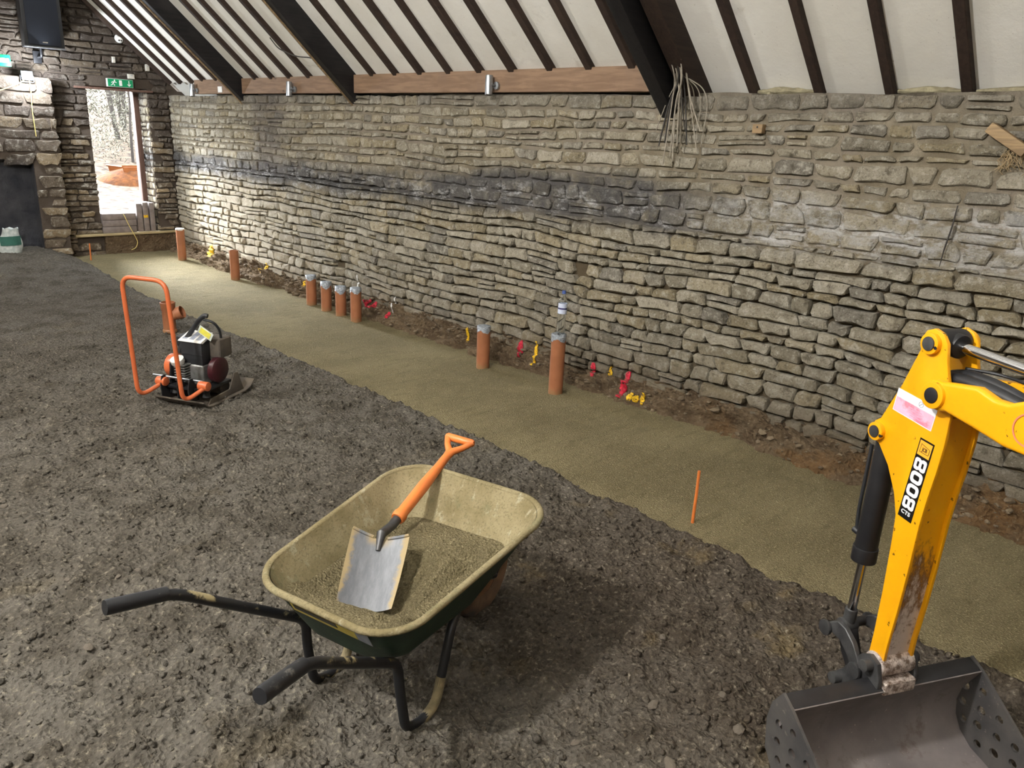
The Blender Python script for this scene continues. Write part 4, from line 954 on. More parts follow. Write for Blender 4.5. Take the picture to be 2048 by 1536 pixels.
for i, p in enumerate(RIM):
    a, b = RIM[i-1], RIM[(i+1) % len(RIM)]; t = Vector((b[0]-a[0], b[1]-a[1], 0)).normalized(); nrm = Vector((t.y, -t.x, 0))
    ring.append([B(*(Vector(p)+nrm*(0.004+0.0125*math.cos(q))+Vector((0, 0, 0.011*math.sin(q)-0.003)))) for q in np.linspace(0, 2*PI, 10, endpoint=False)])
lip.loft(ring+[ring[0]]); lip.build('rim', K['trayin'], tray, angle=60)
def lab(yc, wd, z0, z1, mat, name, off):
    f = lambda y, z: B(-0.425+0.07*(-z/0.195)-off, y, z)
    o = MB(); vs = [f(yc-wd/2, z0), f(yc+wd/2, z0), f(yc+wd/2, z1), f(yc-wd/2, z1)]; o.add(vs + [(v[0]+0.002, v[1], v[2]) for v in vs], [(0,1,2,3),(7,6,5,4),(0,4,5,1),(1,5,6,2),(2,6,7,3),(3,7,4,0)]); return o.build(name, mat, tray)
lab(0.0, 0.27, -0.022, -0.078, K['label_y'], 'tray_label', 0.004); lab(0.03, 0.18, -0.042, -0.062, K['decal_black'], 'label_print', 0.0055); lab(-0.165, 0.055, -0.022, -0.078, K['print_grey'], 'barcode_label', 0.004)
for s in (-1, 1):
    path = [B(-0.70, s*0.272, 0.138), B(-0.313, s*0.198, -0.208), B(-0.322, s*0.203, -0.30), B(-0.318, s*0.205, -0.478), B(-0.24, s*0.206, -0.512), B(-0.165, s*0.206, -0.505), B(-0.105, s*0.204, -0.39), B(-0.02, s*0.19, -0.262), B(0.10, s*0.15, -0.262)]
    P2 = [B(-0.859, s*0.30, 0.189), B(-0.695, s*0.268, 0.136)] + path[1:]
    side = MB().tube(P2, 0.0165, 14, fil=0.055, k=6).build('frame_tube', K['tubeb'], wb)
    lp = fillet([B(-0.295, s*0.206, -0.505), B(-0.24, s*0.206, -0.512), B(-0.165, s*0.206, -0.505), B(-0.12, s*0.2045, -0.42)], 0.05, 6)
    MB().tube(lp, 0.0172, 14).build('mud_coat', K['clay_tan'], side)
    a, b = Vector(B(-0.865, s*0.301, 0.191)), Vector(B(-0.71, s*0.2715, 0.142))
    MB().tube([a, a+(b-a)*0.04, b], [0.0205, 0.0215, 0.0205], 16).build('hand_grip', K['grip'], side)
WC = Vector((0.46, 0.0, 0.180))
for s in (-1, 1):
    m = MB().tube([B(0.05, s*0.15, -0.265), B(0.25, s*0.10, -0.275), (WC.x-0.03, s*0.065, WC.z+0.02), (WC.x+0.02, s*0.062, WC.z)], 0.0135, 12, fil=0.05); m.build('wheel_fork', K['tubeb'], wb)
    m = MB().tube([(WC.x+0.02, s*0.062, WC.z), (WC.x+0.12, s*0.075, WC.z+0.14), B(0.36, s*0.10, -0.09)], 0.010, 10, fil=0.03); m.build('front_stay', K['tubeb'], wb)
wh = MB().lathe([(0.09, -0.030), (0.115, -0.036), (0.15, -0.040), (0.172, -0.030), (0.182, -0.012), (0.182, 0.012), (0.172, 0.030), (0.15, 0.040), (0.115, 0.036), (0.09, 0.030)], WC, (0, 1, 0), 36, 0, False).build('tyre', K['tyre'], wb)
hub = MB().lathe([(0.02, -0.045), (0.03, -0.04), (0.035, -0.02), (0.092, -0.028), (0.096, 0), (0.092, 0.028), (0.035, 0.02), (0.03, 0.04), (0.02, 0.045)], WC, (0, 1, 0), 28).build('wheel_hub', K['clay'], wh)
MB().cyl(WC+Vector((0, -0.07, 0)), WC+Vector((0, 0.07, 0)), 0.009, n=12).build('axle', K['zinc'], wh)
tag(wb, 'dark green wheelbarrow caked in grit with black tube handles', 'wheelbarrow')
# grit inside the tray
m = MB(); rings = []; NR = 44
def heap_z(x, y):
    return -0.150 + 0.012*float(smooth01((x+0.02)/0.30)) + 0.080*float(smooth01((-0.18-x)/0.16)) + 0.02*float(smooth01((-0.05-y)/0.2)) + 0.050*math.exp(-((x-0.10)**2/0.018+(y-0.04)**2/0.03)) + 0.03*math.exp(-((x-0.02)**2+(y+0.14)**2)/0.006)
bt = []
for i in range(len(RIM)):
    t = 0.5
    for _ in range(6):
        p = section(t, -0.012)[i]; t = min(0.95, max(0.15, heap_z(p[0], p[1])/(section(1.0)[i][2])))
    bt.append(section(t, -0.012)[i])
for k in range(NR+1):
    q = 1-k/NR; row = []
    for p in bt:
        x, y = -0.05+(p[0]+0.05)*q, p[1]*q; e_ = min(1, (1-q)*6)
        nz = 0.040*float(fbm(np.array(x*11), np.array(y*11), 7, 3)) + 0.016*float(fbm(np.array(x*40), np.array(y*40), 8, 2, 0.7))
        row.append(B(x, y, p[2]*(1-e_)+heap_z(x, y)*e_+nz*(e_*0.9+0.1)))
    rings.append(row)
m.loft(rings); hp = m.build('grit_load', K['heap'], None, angle=180); hp.location = (1.442, 1.876, 0); hp.rotation_euler = (0, 0, 0.228)
tag(hp, 'heap of damp tan grit lying in the wheelbarrow tray', 'grit', None, 'stuff')

# ------------------------------------------------------------------ shovel
S = Vector((1.498, 2.035, 0.505)); D = Vector((1.905, 2.185, 0.640))
sh = empty('shovel', S); sd = (D-S).normalized()
wv = Vector((0.69, -0.715, -0.10)).normalized(); lv = Vector((-0.62, -0.53, -0.56)); lv = (lv-wv*lv.dot(wv)).normalized(); nv = wv.cross(lv)
if nv.z < 0: nv = -nv
nx_, ny_ = 14, 16; bl_ = []; bw_, bh = 0.100, 0.285
for j in range(ny_+1):
    y = bh*j/ny_
    for i in range(nx_+1):
        u = -1+2*i/nx_; hw = bw_*(1.0-0.10*(y/bh)**2)
        yy = y + (0.018*(1-abs(u)) if j == 0 else 0) - 0.02*(u*u)*(j/ny_)*0.6
        z = 0.026*u*u - 0.014*math.cos(min(1, y/bh)*PI/2) + 0.012*(y/bh)**2
        bl_.append((u*hw, yy, z))
F_ = [(j*(nx_+1)+i, j*(nx_+1)+i+1, (j+1)*(nx_+1)+i+1, (j+1)*(nx_+1)+i) for j in range(ny_) for i in range(nx_)]
m = MB(); n0 = len(bl_); m.add(bl_ + [(x, y, z-0.003) for x, y, z in bl_], F_ + [tuple(n0+i for i in f[::-1]) for f in F_])
edge = [i for i in range(nx_+1)] + [(j+1)*(nx_+1)-1 for j in range(1, ny_+1)] + [ny_*(nx_+1)+i for i in range(nx_-1, -1, -1)] + [j*(nx_+1) for j in range(ny_-1, 0, -1)]
m.f += [(edge[k], edge[(k+1) % len(edge)], n0+edge[(k+1) % len(edge)], n0+edge[k]) for k in range(len(edge))]; m.m += [0]*len(edge)
bo = m.build('blade', K['blade'], sh, angle=60)
R3 = Matrix((wv, lv, nv)).transposed()
if R3.determinant() < 0: R3 = Matrix((-wv, lv, nv)).transposed()
Bt = Vector((1.405, 1.972, 0.532)); bo.matrix_local = Matrix.Translation(Bt-S) @ R3.to_4x4()
for s_ in (-1, 1): MB().tube([(s_*x, -0.003+0.018*(1-x/0.1), 0.026*(x/0.1)**2-0.013) for x in np.linspace(0.025, 0.098, 5)], 0.006, 8).build('tread', K['blade'], bo)
sk0 = R3 @ Vector((0, 0.06, -0.012)) + Bt - S; sk1 = R3 @ Vector((0, 0.0, -0.006)) + Bt - S
m = MB().tube([sk0, sk1, sd*-0.005, sd*0.05], [0.008, 0.017, 0.017, 0.018], 14); m.build('socket', K['iron'], sh, 0)
LS = (D-S).length
m = MB().tube([sd*0.035, sd*0.045, sd*0.06, sd*0.075, sd*0.10, sd*(LS*0.5), sd*(LS*0.62), sd*(LS*0.75), sd*LS*0.94], [0.024, 0.027, 0.027, 0.022, 0.0225, 0.0235, 0.021, 0.018, 0.017], 18); shaft = m.build('shaft', K['orangep'], sh)
cr = Vector((0.70, -0.71, 0.06)); cr = (cr-sd*cr.dot(sd)).normalized()
th = D-S; ce = th+sd*0.075
m = MB()
for s in (-1, 1): m.tube([th-sd*0.04, th-sd*0.005+cr*s*0.006, th+sd*0.03+cr*s*0.034, ce+cr*s*0.056], [0.017, 0.0155, 0.0125, 0.0135], 12)
m.tube([ce-cr*0.064, ce-cr*0.055, ce+cr*0.055, ce+cr*0.064], [0.012, 0.0165, 0.0165, 0.012], 14); m.build('d_grip', K['orangep'], sh)
tag(sh, 'orange insulated shovel with a D grip stuck in the wheelbarrow grit', 'shovel')

# ------------------------------------------------------------------ plate compactor
pc = empty('plate_compactor', (1.945, 5.024, 0.012), math.atan2(-0.881, 0.472))
m = MB(); prof = [(-0.02, 0.055), (0.03, 0.012), (0.08, 0.004), (0.44, 0.004), (0.50, 0.020), (0.545, 0.060)]
m.prism(prof + [(a, b+0.012) for a, b in prof[::-1]], lambda a, b, d: (d, a, b), -0.20, 0.20); m.build('base_plate', K['dust'], pc, 0.003)
m = MB()
for s in (-1, 1): m.prism([(0.06, 0.016), (0.46, 0.016), (0.44, 0.06), (0.40, 0.16), (0.36, 0.165), (0.30, 0.06), (0.10, 0.05)], lambda a, b, d: (d, a, b), s*0.165-0.006, s*0.165+0.006)
m.build('base_rib', K['dust'], pc, 0.003)
MB().tube([(-0.13, 0.30, 0.07), (0.13, 0.30, 0.07)], 0.055, 20).build('exciter_housing', K['dust'], pc, 0.006)
MB().span((-0.15, 0.05, 0.105), (0.16, 0.34, 0.125)).build('engine_deck', K['blackp'], pc, 0.006)
for x in (-0.15, -0.02, 0.07): MB().prism([(0.0, 0.03), (0.10, 0.03), (0.08, 0.13), (0.045, 0.20), (0.01, 0.20), (-0.005, 0.14)], lambda a, b, d: (d, a, b), x-0.005, x+0.005).build('engine_bracket', K['black'], pc, 0.006)
MB().tube([(-0.25, 0.05, 0.185), (0.15, 0.05, 0.185)], 0.008, 12).build('tie_bar', K['zinc'], pc)
eng = MB().span((-0.10, 0.12, 0.125), (0.10, 0.30, 0.27)).build('crankcase', K['alu'], pc, 0.02, 3)
m = MB()
for k in range(7): m.span((-0.085, 0.06, 0.16+k*0.018), (0.0, 0.13, 0.168+k*0.018))
m.build('cooling_fins', K['alu'], eng, 0.002)
MB().lathe([(0.0, 0.0), (0.035, 0.002), (0.045, 0.02), (0.045, 0.05), (0.02, 0.055)], (-0.06, 0.085, 0.27), (0, -0.4, 1), 20).build('carburettor', K['white'], eng)
MB().lathe([(0.0, 0), (0.06, 0.002), (0.088, 0.02), (0.09, 0.06), (0.07, 0.07)], (0.105, 0.22, 0.225), (1, 0, 0), 28).build('recoil_cowl', K['maroon'], pc, 0.003)
MB().lathe([(0.0, -0.002), (0.08, 0.0), (0.082, 0.045), (0.07, 0.05)], (-0.185, 0.16, 0.235), (1, 0, 0), 28).build('belt_guard', K['orange'], pc, 0.003)
MB().prism([(0.07, 0.06), (0.24, 0.07), (0.235, 0.27), (0.16, 0.315), (0.085, 0.27)], lambda a, b, d: (d, a, b), -0.145, -0.13).build('guard_plate', K['black'], pc, 0.006)
MB().box((-0.10, 0.24, 0.40), (0.12, 0.11, 0.085)).build('silencer', K['blackp'], pc, 0.025, 3)
ab = MB().span((-0.075, 0.13, 0.265), (0.095, 0.22, 0.425)).build('air_box', K['blackp'], pc, 0.008)
MB().span((-0.077, 0.128, 0.335), (0.097, 0.134, 0.341)).build('box_seam', K['black'], ab)
m = MB(); m.prism([(0.12, 0.428), (0.13, 0.434), (0.25, 0.475), (0.25, 0.462), (0.14, 0.42)], lambda a, b, d: (d, a, b), -0.085, 0.10); lbl = m.build('instruction_label', K['paper'], pc)
for k in range(3): MB().add([(-0.07+k*0.055, 0.145, 0.4400), (-0.03+k*0.055, 0.145, 0.4400), (-0.03+k*0.055, 0.235, 0.4708), (-0.07+k*0.055, 0.235, 0.4708)], [(0, 1, 2, 3)]).build('printed_block', K['print_grey'], lbl)
MB().span((0.04, 0.22, 0.30), (0.17, 0.36, 0.44)).build('fuel_tank', K['dust'], pc, 0.02, 3)
m = MB().tube([(-0.11, 0.16, 0.33), (-0.09, 0.17, 0.39), (0.05, 0.19, 0.575), (0.085, 0.20, 0.605), (0.105, 0.205, 0.60)], 0.016, 12, fil=0.03); m.build('lifting_lever', K['blackp'], pc)
m = MB().tube([(0.075, 0.20, 0.575), (0.14, 0.22, 0.56), (0.16, 0.25, 0.50), (0.15, 0.27, 0.43)], 0.009, 10, fil=0.04); m.build('throttle_cable', K['blackp'], pc)
tg = MB().box((0.105, 0.17, 0.49), (0.115, 0.004, 0.055), Matrix.Rotation(0.50, 3, 'Y')).build('safety_tag', K['tag_clear'], pc); MB().box((0.105, 0.167, 0.49), (0.085, 0.003, 0.040), Matrix.Rotation(0.50, 3, 'Y')).build('tag_insert', K['tag_y'], tg)
hx0, hx1 = -0.212, 0.140
m = MB().tube([(-0.165, 0.02, 0.14), (hx0, -0.145, 0.085), (hx0-0.030, -0.15, 0.895), (hx1-0.045, -0.15, 0.895), (hx1, -0.145, 0.095), (0.19, 0.0, 0.155)], 0.0145, 14, fil=0.085, k=7); hb = m.build('handle_bar', K['orange'], pc)
for x, y, z in ((-0.165, 0.03, 0.155), (0.185, 0.015, 0.170)): MB().tube([(x-0.035, y, z), (x+0.035, y, z)], 0.031, 22).build('handle_mount', K['orange'], hb, 0.004)
for x in (-0.12, 0.13): MB().lathe([(0.0, 0), (0.028, 0), (0.022, 0.02), (0.028, 0.045), (0, 0.045)], (x, 0.10, 0.06), (0, 0, 1), 16).build('rubber_mount', K['rubber'], pc)
tag(pc, 'plate compactor with an orange loop handle and black engine', 'compactor')

# ------------------------------------------------------------------ drain pipes
def pipe(x, y, h, label, tape=True, band=0.035, white=False):
    z0 = float(sand_z(np.array(x), np.array(y))); e = empty('drain_pipe', (x, y, z0))
    MB().lathe([(0.050, -0.05), (0.055, -0.05), (0.055, h), (0.050, h), (0.050, h-0.06)], (0, 0, 0), (0, 0, 1), 32, 0, False).build('pipe_body', K['pipe'], e)
    if tape:
        m = MB(); r_ = random.Random(int(x*1000+y*100)); n = 32; rows = []
        lows = [band*(0.6+0.8*abs(math.sin(i*0.31+x*9)))+(0.012*r_.random()) for i in range(n)]
        for q in (0, 0.5, 1):
            rows.append([((0.0565+0.0015*r_.random())*math.cos(2*PI*i/n), (0.0565+0.0015*r_.random())*math.sin(2*PI*i/n), h+0.002-lows[i]*(1-q)) for i in range(n)])
        for q in (0.75, 0.45, 0.15): rows.append([(0.055*q*math.cos(2*PI*i/n), 0.055*q*math.sin(2*PI*i/n), h+0.003+0.005*r_.uniform(-1, 1)) for i in range(n)])
        m.loft(rows, 0, False, True); m.build('tape_cap', K['white'] if white else K['tape'], e, angle=180)
    return tag(e, label, 'pipe', 'terracotta drain pipes standing in the sand')
pipe(4.262, 3.690, 0.465, 'tall terracotta drain pipe with a water bottle standing on top')
pipe(4.283, 4.535, 0.355, 'taped drain pipe standing alone next to the bottle pipe')
pipe(4.318, 6.460, 0.338, 'taped drain pipe of the row of four, beside the red paint marks')
pipe(4.338, 6.765, 0.306, 'taped drain pipe second in the row of four from the red paint marks', band=0.05)
pipe(4.340, 7.045, 0.308, 'taped drain pipe third in the row of four from the red paint marks', band=0.045)
pipe(4.362, 7.380, 0.322, 'taped drain pipe of the row of four touching a yellow paint mark')
pipe(4.345, 9.140, 0.360, 'open untaped drain pipe between the row of four and the doorway', False)
pipe(4.325, 10.66, 0.425, 'drain pipe with a pale cap nearest the doorway', True, 0.012, True)
# bottle
bx, by = 4.268, 3.686; bz = float(sand_z(np.array(4.262), np.array(3.69)))+0.466
bt_ = empty('water_bottle', (bx, by, bz))
prof = [(0.005, -0.02), (0.030, -0.018), (0.033, 0.0)]
for k in range(10): prof += [(0.0335, 0.012+k*0.016), (0.0312, 0.020+k*0.016)]
prof += [(0.033, 0.185), (0.033, 0.245), (0.028, 0.265), (0.017, 0.285), (0.013, 0.295), (0.013, 0.315)]
b_ = MB().lathe(prof, (0, 0, 0), (0.05, 0.0, 1), 28, 0, False).build('bottle_body', K['clear'], bt_, angle=60)
MB().lathe([(0.0336, 0.158), (0.0340, 0.162), (0.0340, 0.232), (0.0336, 0.236)], (0, 0, 0), (0.05, 0, 1), 28, 0, False).build('bottle_label', K['blabel'], b_)
for k in (0, 1): MB().lathe([(0.0343, 0.192), (0.0343, 0.203)], (0, 0, 0), (0.05, 0, 1), 40, 0, False).build('label_print', K['blue_print'], b_).scale = (1, 1, 0.02+0.0*k) if False else (1, 1, 1)
MB().lathe([(0.0, 0.330), (0.015, 0.330), (0.0155, 0.312), (0.0155, 0.306)], (0, 0, 0), (0.05, 0, 1), 20, 0, False).build('bottle_cap', K['bottlecap'], b_)
tag(bt_, 'clear plastic water bottle standing in the top of the tall pipe', 'bottle')
# tee fitting
tx, ty = 2.66, 6.97; tz = float(earth_z(np.array(tx), np.array(ty)))-0.004
te = empty('pipe_fitting', (tx, ty, tz))
MB().lathe([(0.050, 0), (0.060, 0.0), (0.063, 0.012), (0.060, 0.025), (0.055, 0.03), (0.055, 0.20), (0.062, 0.21), (0.062, 0.255), (0.066, 0.262), (0.066, 0.275), (0.058, 0.277), (0.055, 0.20)], (0, 0, 0), (0, 0, 1), 30, 0, False).build('fitting_body', K['pipe'], te)
MB().lathe([(0.045, 0.0), (0.050, 0.06), (0.058, 0.065), (0.058, 0.105), (0.053, 0.107), (0.050, 0.05)], (0.02, -0.02, 0.15), (0.7, -0.65, 0.42), 26, 0, False).build('branch', K['pipe'], te)
tag(te, 'terracotta branch fitting standing on the earth behind the compactor', 'pipe fitting')
# stakes
for x, y, h, l in ((3.245, 1.815, 0.29, 'thin orange marker stake at the sand edge near the digger'), (3.30, 11.10, 0.22, 'thin orange marker stake by the doorway sill')):
    z0 = max(float(earth_z(np.array(x), np.array(y))), float(sand_z(np.array(x), np.array(y))))
    m = MB().tube([(0, 0, -0.03), (0.004, 0, h*0.6), (0.007, 0.003, h)], [0.0085, 0.008, 0.0075], 10); o = m.build('marker_stake', K['orangep'], None, 0); o.location = (x, y, z0); tag(o, l, 'stake')

# ------------------------------------------------------------------ sprayed marks on the footing
from mathutils.bvhtree import BVHTree
def bvh(o): return BVHTree.FromPolygons([v.co.copy() for v in o.data.vertices], [tuple(p.vertices) for p in o.data.polygons])
trees = [bvh(ft), bvh(sand), bvh(wall_r), bvh(ft.children[0])] + [BVHTree.FromPolygons([v.co+c.location for v in c.data.vertices], [tuple(p.vertices) for p in c.data.polygons]) for c in wall_r.children if c.name.startswith('stone') and c.location.z < 0.55]
def hit(y, z):
    o = Vector((2.2, y-1.2, z+1.1)); d = (Vector((4.555, y, z))-o).normalized(); best = None
    for t in trees:
        r_ = t.ray_cast(o, d)
        if r_[0] is not None and (best is None or r_[3] < best[1]): best = (r_[0], r_[3])
    return best[0]-d*0.008 if best else None
def mark(y0, z0, y1, z1, w, mat, label, seed):
    r_ = random.Random(seed); n = max(6, int(abs(z1-z0)/0.012)); m = MB(); rows = []
    for i in range(n+1):
        t = i/n; y = y0+(y1-y0)*t; z = z0+(z1-z0)*t; ww = w*(0.55+0.6*math.sin(PI*min(0.95, max(0.08, t))))*r_.uniform(0.75, 1.2); row = []
        for k in range(5):
            p = hit(y+ww*(k/4-0.5), z); row.append(p)
        rows.append(row)
    rows = [r for r in rows if all(p is not None for p in r)]
    if len(rows) < 3: return
    V = [p for r in rows for p in r]; F = [(i*5+k, i*5+k+1, (i+1)*5+k+1, (i+1)*5+k) for i in range(len(rows)-1) for k in range(4)]
    # keep cells that lie on one surface and break the edges like spray
    F = [f for f in F if max((V[a]-V[b]).length for a in f for b in f) < 0.12 and r_.random() > 0.04]
    left = set(range(len(F))); best = []
    while left:
        st = [left.pop()]; comp = []
        while st:
            a_ = st.pop(); comp.append(a_); nb = [b_ for b_ in left if len(set(F[a_]) & set(F[b_])) > 1]
            for b_ in nb: left.discard(b_); st.append(b_)
        if len(comp) > len(best): best = comp
    F = [F[i] for i in best]
    m.add(V, F); nv = len(m.v); m.v += [tuple(Vector(v)+Vector((0.004, 0.002, -0.003))) for v in V]; m.f += [tuple(i+nv for i in f[::-1]) for f in F]; ed = {}
    for f in F:
        for q in range(4): ed.setdefault(frozenset((f[q], f[(q+1) % 4])), []).append((f[q], f[(q+1) % 4]))
    bd = [v_[0] for v_ in ed.values() if len(v_) == 1]; m.f += [(b_, a_, a_+nv, b_+nv) for a_, b_ in bd]; m.m += [0]*(len(F)+len(bd))
    tag(m.build('paint_mark', mat, None, angle=180), label, 'paint mark', 'sprayed marks along the wall foot')
RD, YL, WH = K['red_paint'], K['yellow_paint'], K['white_paint']
mark(5.03, 0.06, 5.03, 0.245, 0.030, YL, 'thin yellow spray line behind the lone taped pipe', 1)
mark(4.41, 0.075, 4.40, 0.24, 0.050, RD, 'red spray blotch between the lone taped pipe and the bottle pipe', 2)
mark(4.226, 0.035, 4.226, 0.265, 0.030, YL, 'yellow spray line just before the bottle pipe', 3)
mark(3.605, 0.11, 3.60, 0.228, 0.045, RD, 'short red spray mark just past the bottle pipe', 4)
mark(3.434, 0.075, 3.427, 0.245, 0.036, YL, 'yellow spray line between two red marks past the bottle pipe', 5)
mark(3.295, 0.0, 3.252, 0.247, 0.056, RD, 'long red spray mark beside the yellow scribble', 6)
mark(3.20, 0.0, 3.185, 0.075, 0.05, YL, 'ragged yellow spray scribble at the sand edge', 7)
mark(3.145, 0.005, 3.135, 0.065, 0.05, YL, 'ragged yellow spray scribble at the sand edge', 8)
mark(3.085, 0.0, 3.075, 0.095, 0.04, YL, 'ragged yellow spray scribble at the sand edge', 9)
mark(6.625, 0.09, 6.62, 0.20, 0.055, RD, 'red spray mark touching the end pipe of the row of four', 10)
mark(6.535, 0.09, 6.53, 0.19, 0.050, RD, 'red spray mark beside the end pipe of the row of four', 11)
mark(6.22, 0.12, 6.227, 0.32, 0.020, WH, 'thin white spray line past the row of four pipes', 12)
mark(6.26, 0.04, 6.26, 0.12, 0.04, RD, 'small dark red spray spot under the thin white line', 13)
mark(6.88, 0.26, 6.88, 0.42, 0.022, WH, 'white spray line above the end pipe of the row of four', 14)
mark(7.86, 0.10, 7.85, 0.24, 0.05, YL, 'yellow spray blotch behind the far pipe of the row of four', 15)
mark(8.87, 0.10, 8.86, 0.26, 0.05, YL, 'yellow spray mark next to the open untaped pipe', 16)
mark(10.42, 0.10, 10.40, 0.30, 0.10, YL, 'faint yellow spray cloud next to the pale capped pipe', 17)

# ------------------------------------------------------------------ fittings on wall plate, wall and gable
for y, z, l in ((10.50, 2.235, 'small steel up-down spotlight on the wall plate next to the white switch plate'), (8.05, 2.235, 'small steel up-down spotlight on the middle wall plate board'), (4.885, 2.245, 'small steel up-down spotlight on the longest wall plate board')):
    e = empty('spotlight', (W-0.10, y, z)); ax = Vector((0.10, 0.10, 1)).normalized()
    MB().lathe([(0.026, -0.075), (0.030, -0.075), (0.031, -0.07), (0.031, 0.07), (0.030, 0.075), (0.026, 0.075), (0.024, 0.05)], (0, 0, 0), ax, 24, 0, False).build('lamp_tube', K['zinc'], e)
    MB().lathe([(0.005, -0.06), (0.026, -0.068)], (0, 0, 0), ax, 20, 0, False).build('lens', K['white'], e)
    MB().lathe([(0.0, 0), (0.03, 0), (0.03, 0.02), (0.0, 0.022)], (0.052, -0.045, 0), (-1, 0, 0), 20).build('wall_rose', K['zinc'], e)
    MB().tube([(0.035, -0.045, 0), (0.01, -0.03, 0.0), (0.0, 0.0, 0.0)], 0.008, 10).build('bracket', K['iron'], e)
    tag(e, l, 'spotlight', 'up-down spotlights along the wall plate')
e = MB().span((W-0.055, 9.755, 2.21), (W-0.045, 9.865, 2.28)).build('switch_plate', K['white'], None, 0.003); tag(e, 'square white switch plate screwed to the pine wall plate', 'switch plate')
e = MB().box((W-0.03, 2.493, 1.975), (0.05, 0.066, 0.055)).build('wooden_plug', K['oldwood'], None, 0.004); MB().cyl((W-0.056, 2.493, 1.985), (W-0.05, 2.493, 1.985), 0.006, n=10).build('screw_hole', K['black'], e); tag(e, 'small square wooden fixing block let into the stone wall', 'wood block')
e = empty('timber_stub', (W-0.04, 1.12, 1.96)); MB().box((0, 0, 0), (0.07, 0.22, 0.055), Matrix.Rotation(0.55, 3, 'X')).build('stub', K['oldwood'], e, 0.006)
r_ = random.Random(77); m = MB()
for k in range(60):
    y = r_.uniform(-0.14, 0.02); z = -0.06+r_.uniform(-0.02, 0.02)+y*-0.3; p = Vector((0.005+r_.uniform(-0.02, 0.02), y, z)); pts = [p]
    for j in range(4): p = p+Vector((r_.uniform(-0.012, 0.012), r_.uniform(-0.025, 0.025), -r_.uniform(0.008, 0.035))); pts.append(p)
    m.tube(pts, 0.0016, 4)
m.build('hessian_fibres', K['straw'], e); tag(e, 'broken timber stub with hanging hessian fibres high on the stone wall', 'timber')
# thin crack-like rusted rod on the wall
e = MB().tube([(W-0.035, 1.285, 1.62), (W-0.038, 1.29, 1.50), (W-0.036, 1.305, 1.38), (W-0.036, 1.31, 1.29)], [0.003, 0.0045, 0.004, 0.002], 8).build('rusted_rod', K['wire_b'], None); tag(e, 'thin dark rusted rod running down the stone wall', 'rod')
# cables hanging from the truss
cbl = empty('cable_bundle', (W-0.10, 3.05, 2.25)); r_ = random.Random(9)
for k in range(15):
    blk = k % 4 == 0; y0 = r_.uniform(-0.10, 0.08); L_ = r_.uniform(0.28, 0.56); x0 = r_.uniform(-0.05, 0.02); sp_ = r_.uniform(-0.12, 0.16)
    pts = [(-0.22+r_.uniform(-0.03, 0.03), y0*0.5+0.02, 0.38), (x0-0.08, y0*0.6, 0.16), (x0-0.02, y0*0.4-0.02, 0.02), (x0+0.0, y0*0.5+sp_*0.4, -0.12), (x0+0.02+r_.uniform(-0.02, 0.02), y0+sp_*0.7, -L_)]
    MB().tube(pts, r_.uniform(0.003, 0.0055), 7, fil=0.07).build('loose_cable', K['wire_b'] if blk else K['wire_w'], cbl)
for k in range(3): MB().tube([(-0.03, -0.04, 0.03), (0.04, -0.07-0.04*k, -0.035), (0.06, -0.08-0.05*k, -0.14), (0.065, -0.07-0.045*k, -0.28-0.06*k)], 0.0035, 7, fil=0.06).build('loose_cable', K['wire_w'], cbl)
tag(cbl, 'bundle of cut grey cables hanging from the big truss over the wall', 'cables')
pts = [slope(0.56, 7.76, 0.06), slope(0.46, 7.70, 0.10), slope(0.36, 7.45, 0.12), slope(0.32, 7.2, 0.10), slope(0.30, 7.03, 0.20)]
tag(MB().tube(pts, 0.006, 8, fil=0.1).build('ceiling_cable', K['wire_b'], None), 'thin black cable sagging under the rafters beside the middle truss', 'cable')
pts = [slope(0.75, 9.24, 0.205), slope(0.3, 9.22, 0.215), slope(0.05, 9.25, 0.215)]
# wall head odds: exit sign
ex = empty('exit_sign', (4.017, G-0.055, 2.29))
MB().box((0, 0, 0), (0.325, 0.05, 0.102)).build('sign_box', K['white'], ex, 0.005); MB().box((0, -0.0262, 0), (0.315, 0.003, 0.094)).build('sign_face', K['green'], ex)
sf = lambda a, b, d: (a, d, b)
y0_, y1_ = -0.0292, -0.0278
m = MB(); m.prism(circ((-0.072, 0.030), 0.009, 14), sf, y0_, y1_)
for P in ([(-0.075, 0.020), (-0.062, 0.016), (-0.088, -0.010), (-0.100, -0.004)], [(-0.066, 0.017), (-0.046, 0.004), (-0.050, -0.002), (-0.072, 0.008)], [(-0.082, 0.018), (-0.104, 0.014), (-0.118, 0.0), (-0.112, -0.004), (-0.100, 0.007), (-0.084, 0.009)], [(-0.094, -0.008), (-0.086, -0.014), (-0.070, -0.022), (-0.074, -0.040), (-0.082, -0.040), (-0.080, -0.026), (-0.098, -0.016)], [(-0.100, -0.006), (-0.106, -0.020), (-0.126, -0.030), (-0.122, -0.036), (-0.100, -0.026), (-0.092, -0.010)]): m.prism(P, sf, y0_, y1_)
m.build('running_figure', K['white'], ex)
MB().prism([(-0.016, -0.034), (0.020, -0.034), (0.020, 0.034), (-0.016, 0.034)], sf, y0_, y1_).build('door_symbol', K['white'], ex)
m = MB().prism([(0.103, 0.034), (0.113, 0.034), (0.113, -0.020), (0.103, -0.020)], sf, y0_, y1_); m.prism([(0.108, -0.038), (0.132, -0.012), (0.124, -0.006), (0.108, -0.022), (0.092, -0.006), (0.084, -0.012)], sf, y0_-0.0003, y1_); m.build('arrow_symbol', K['white'], ex)
tag(ex, 'green and white running-man exit sign above the doorway', 'sign')
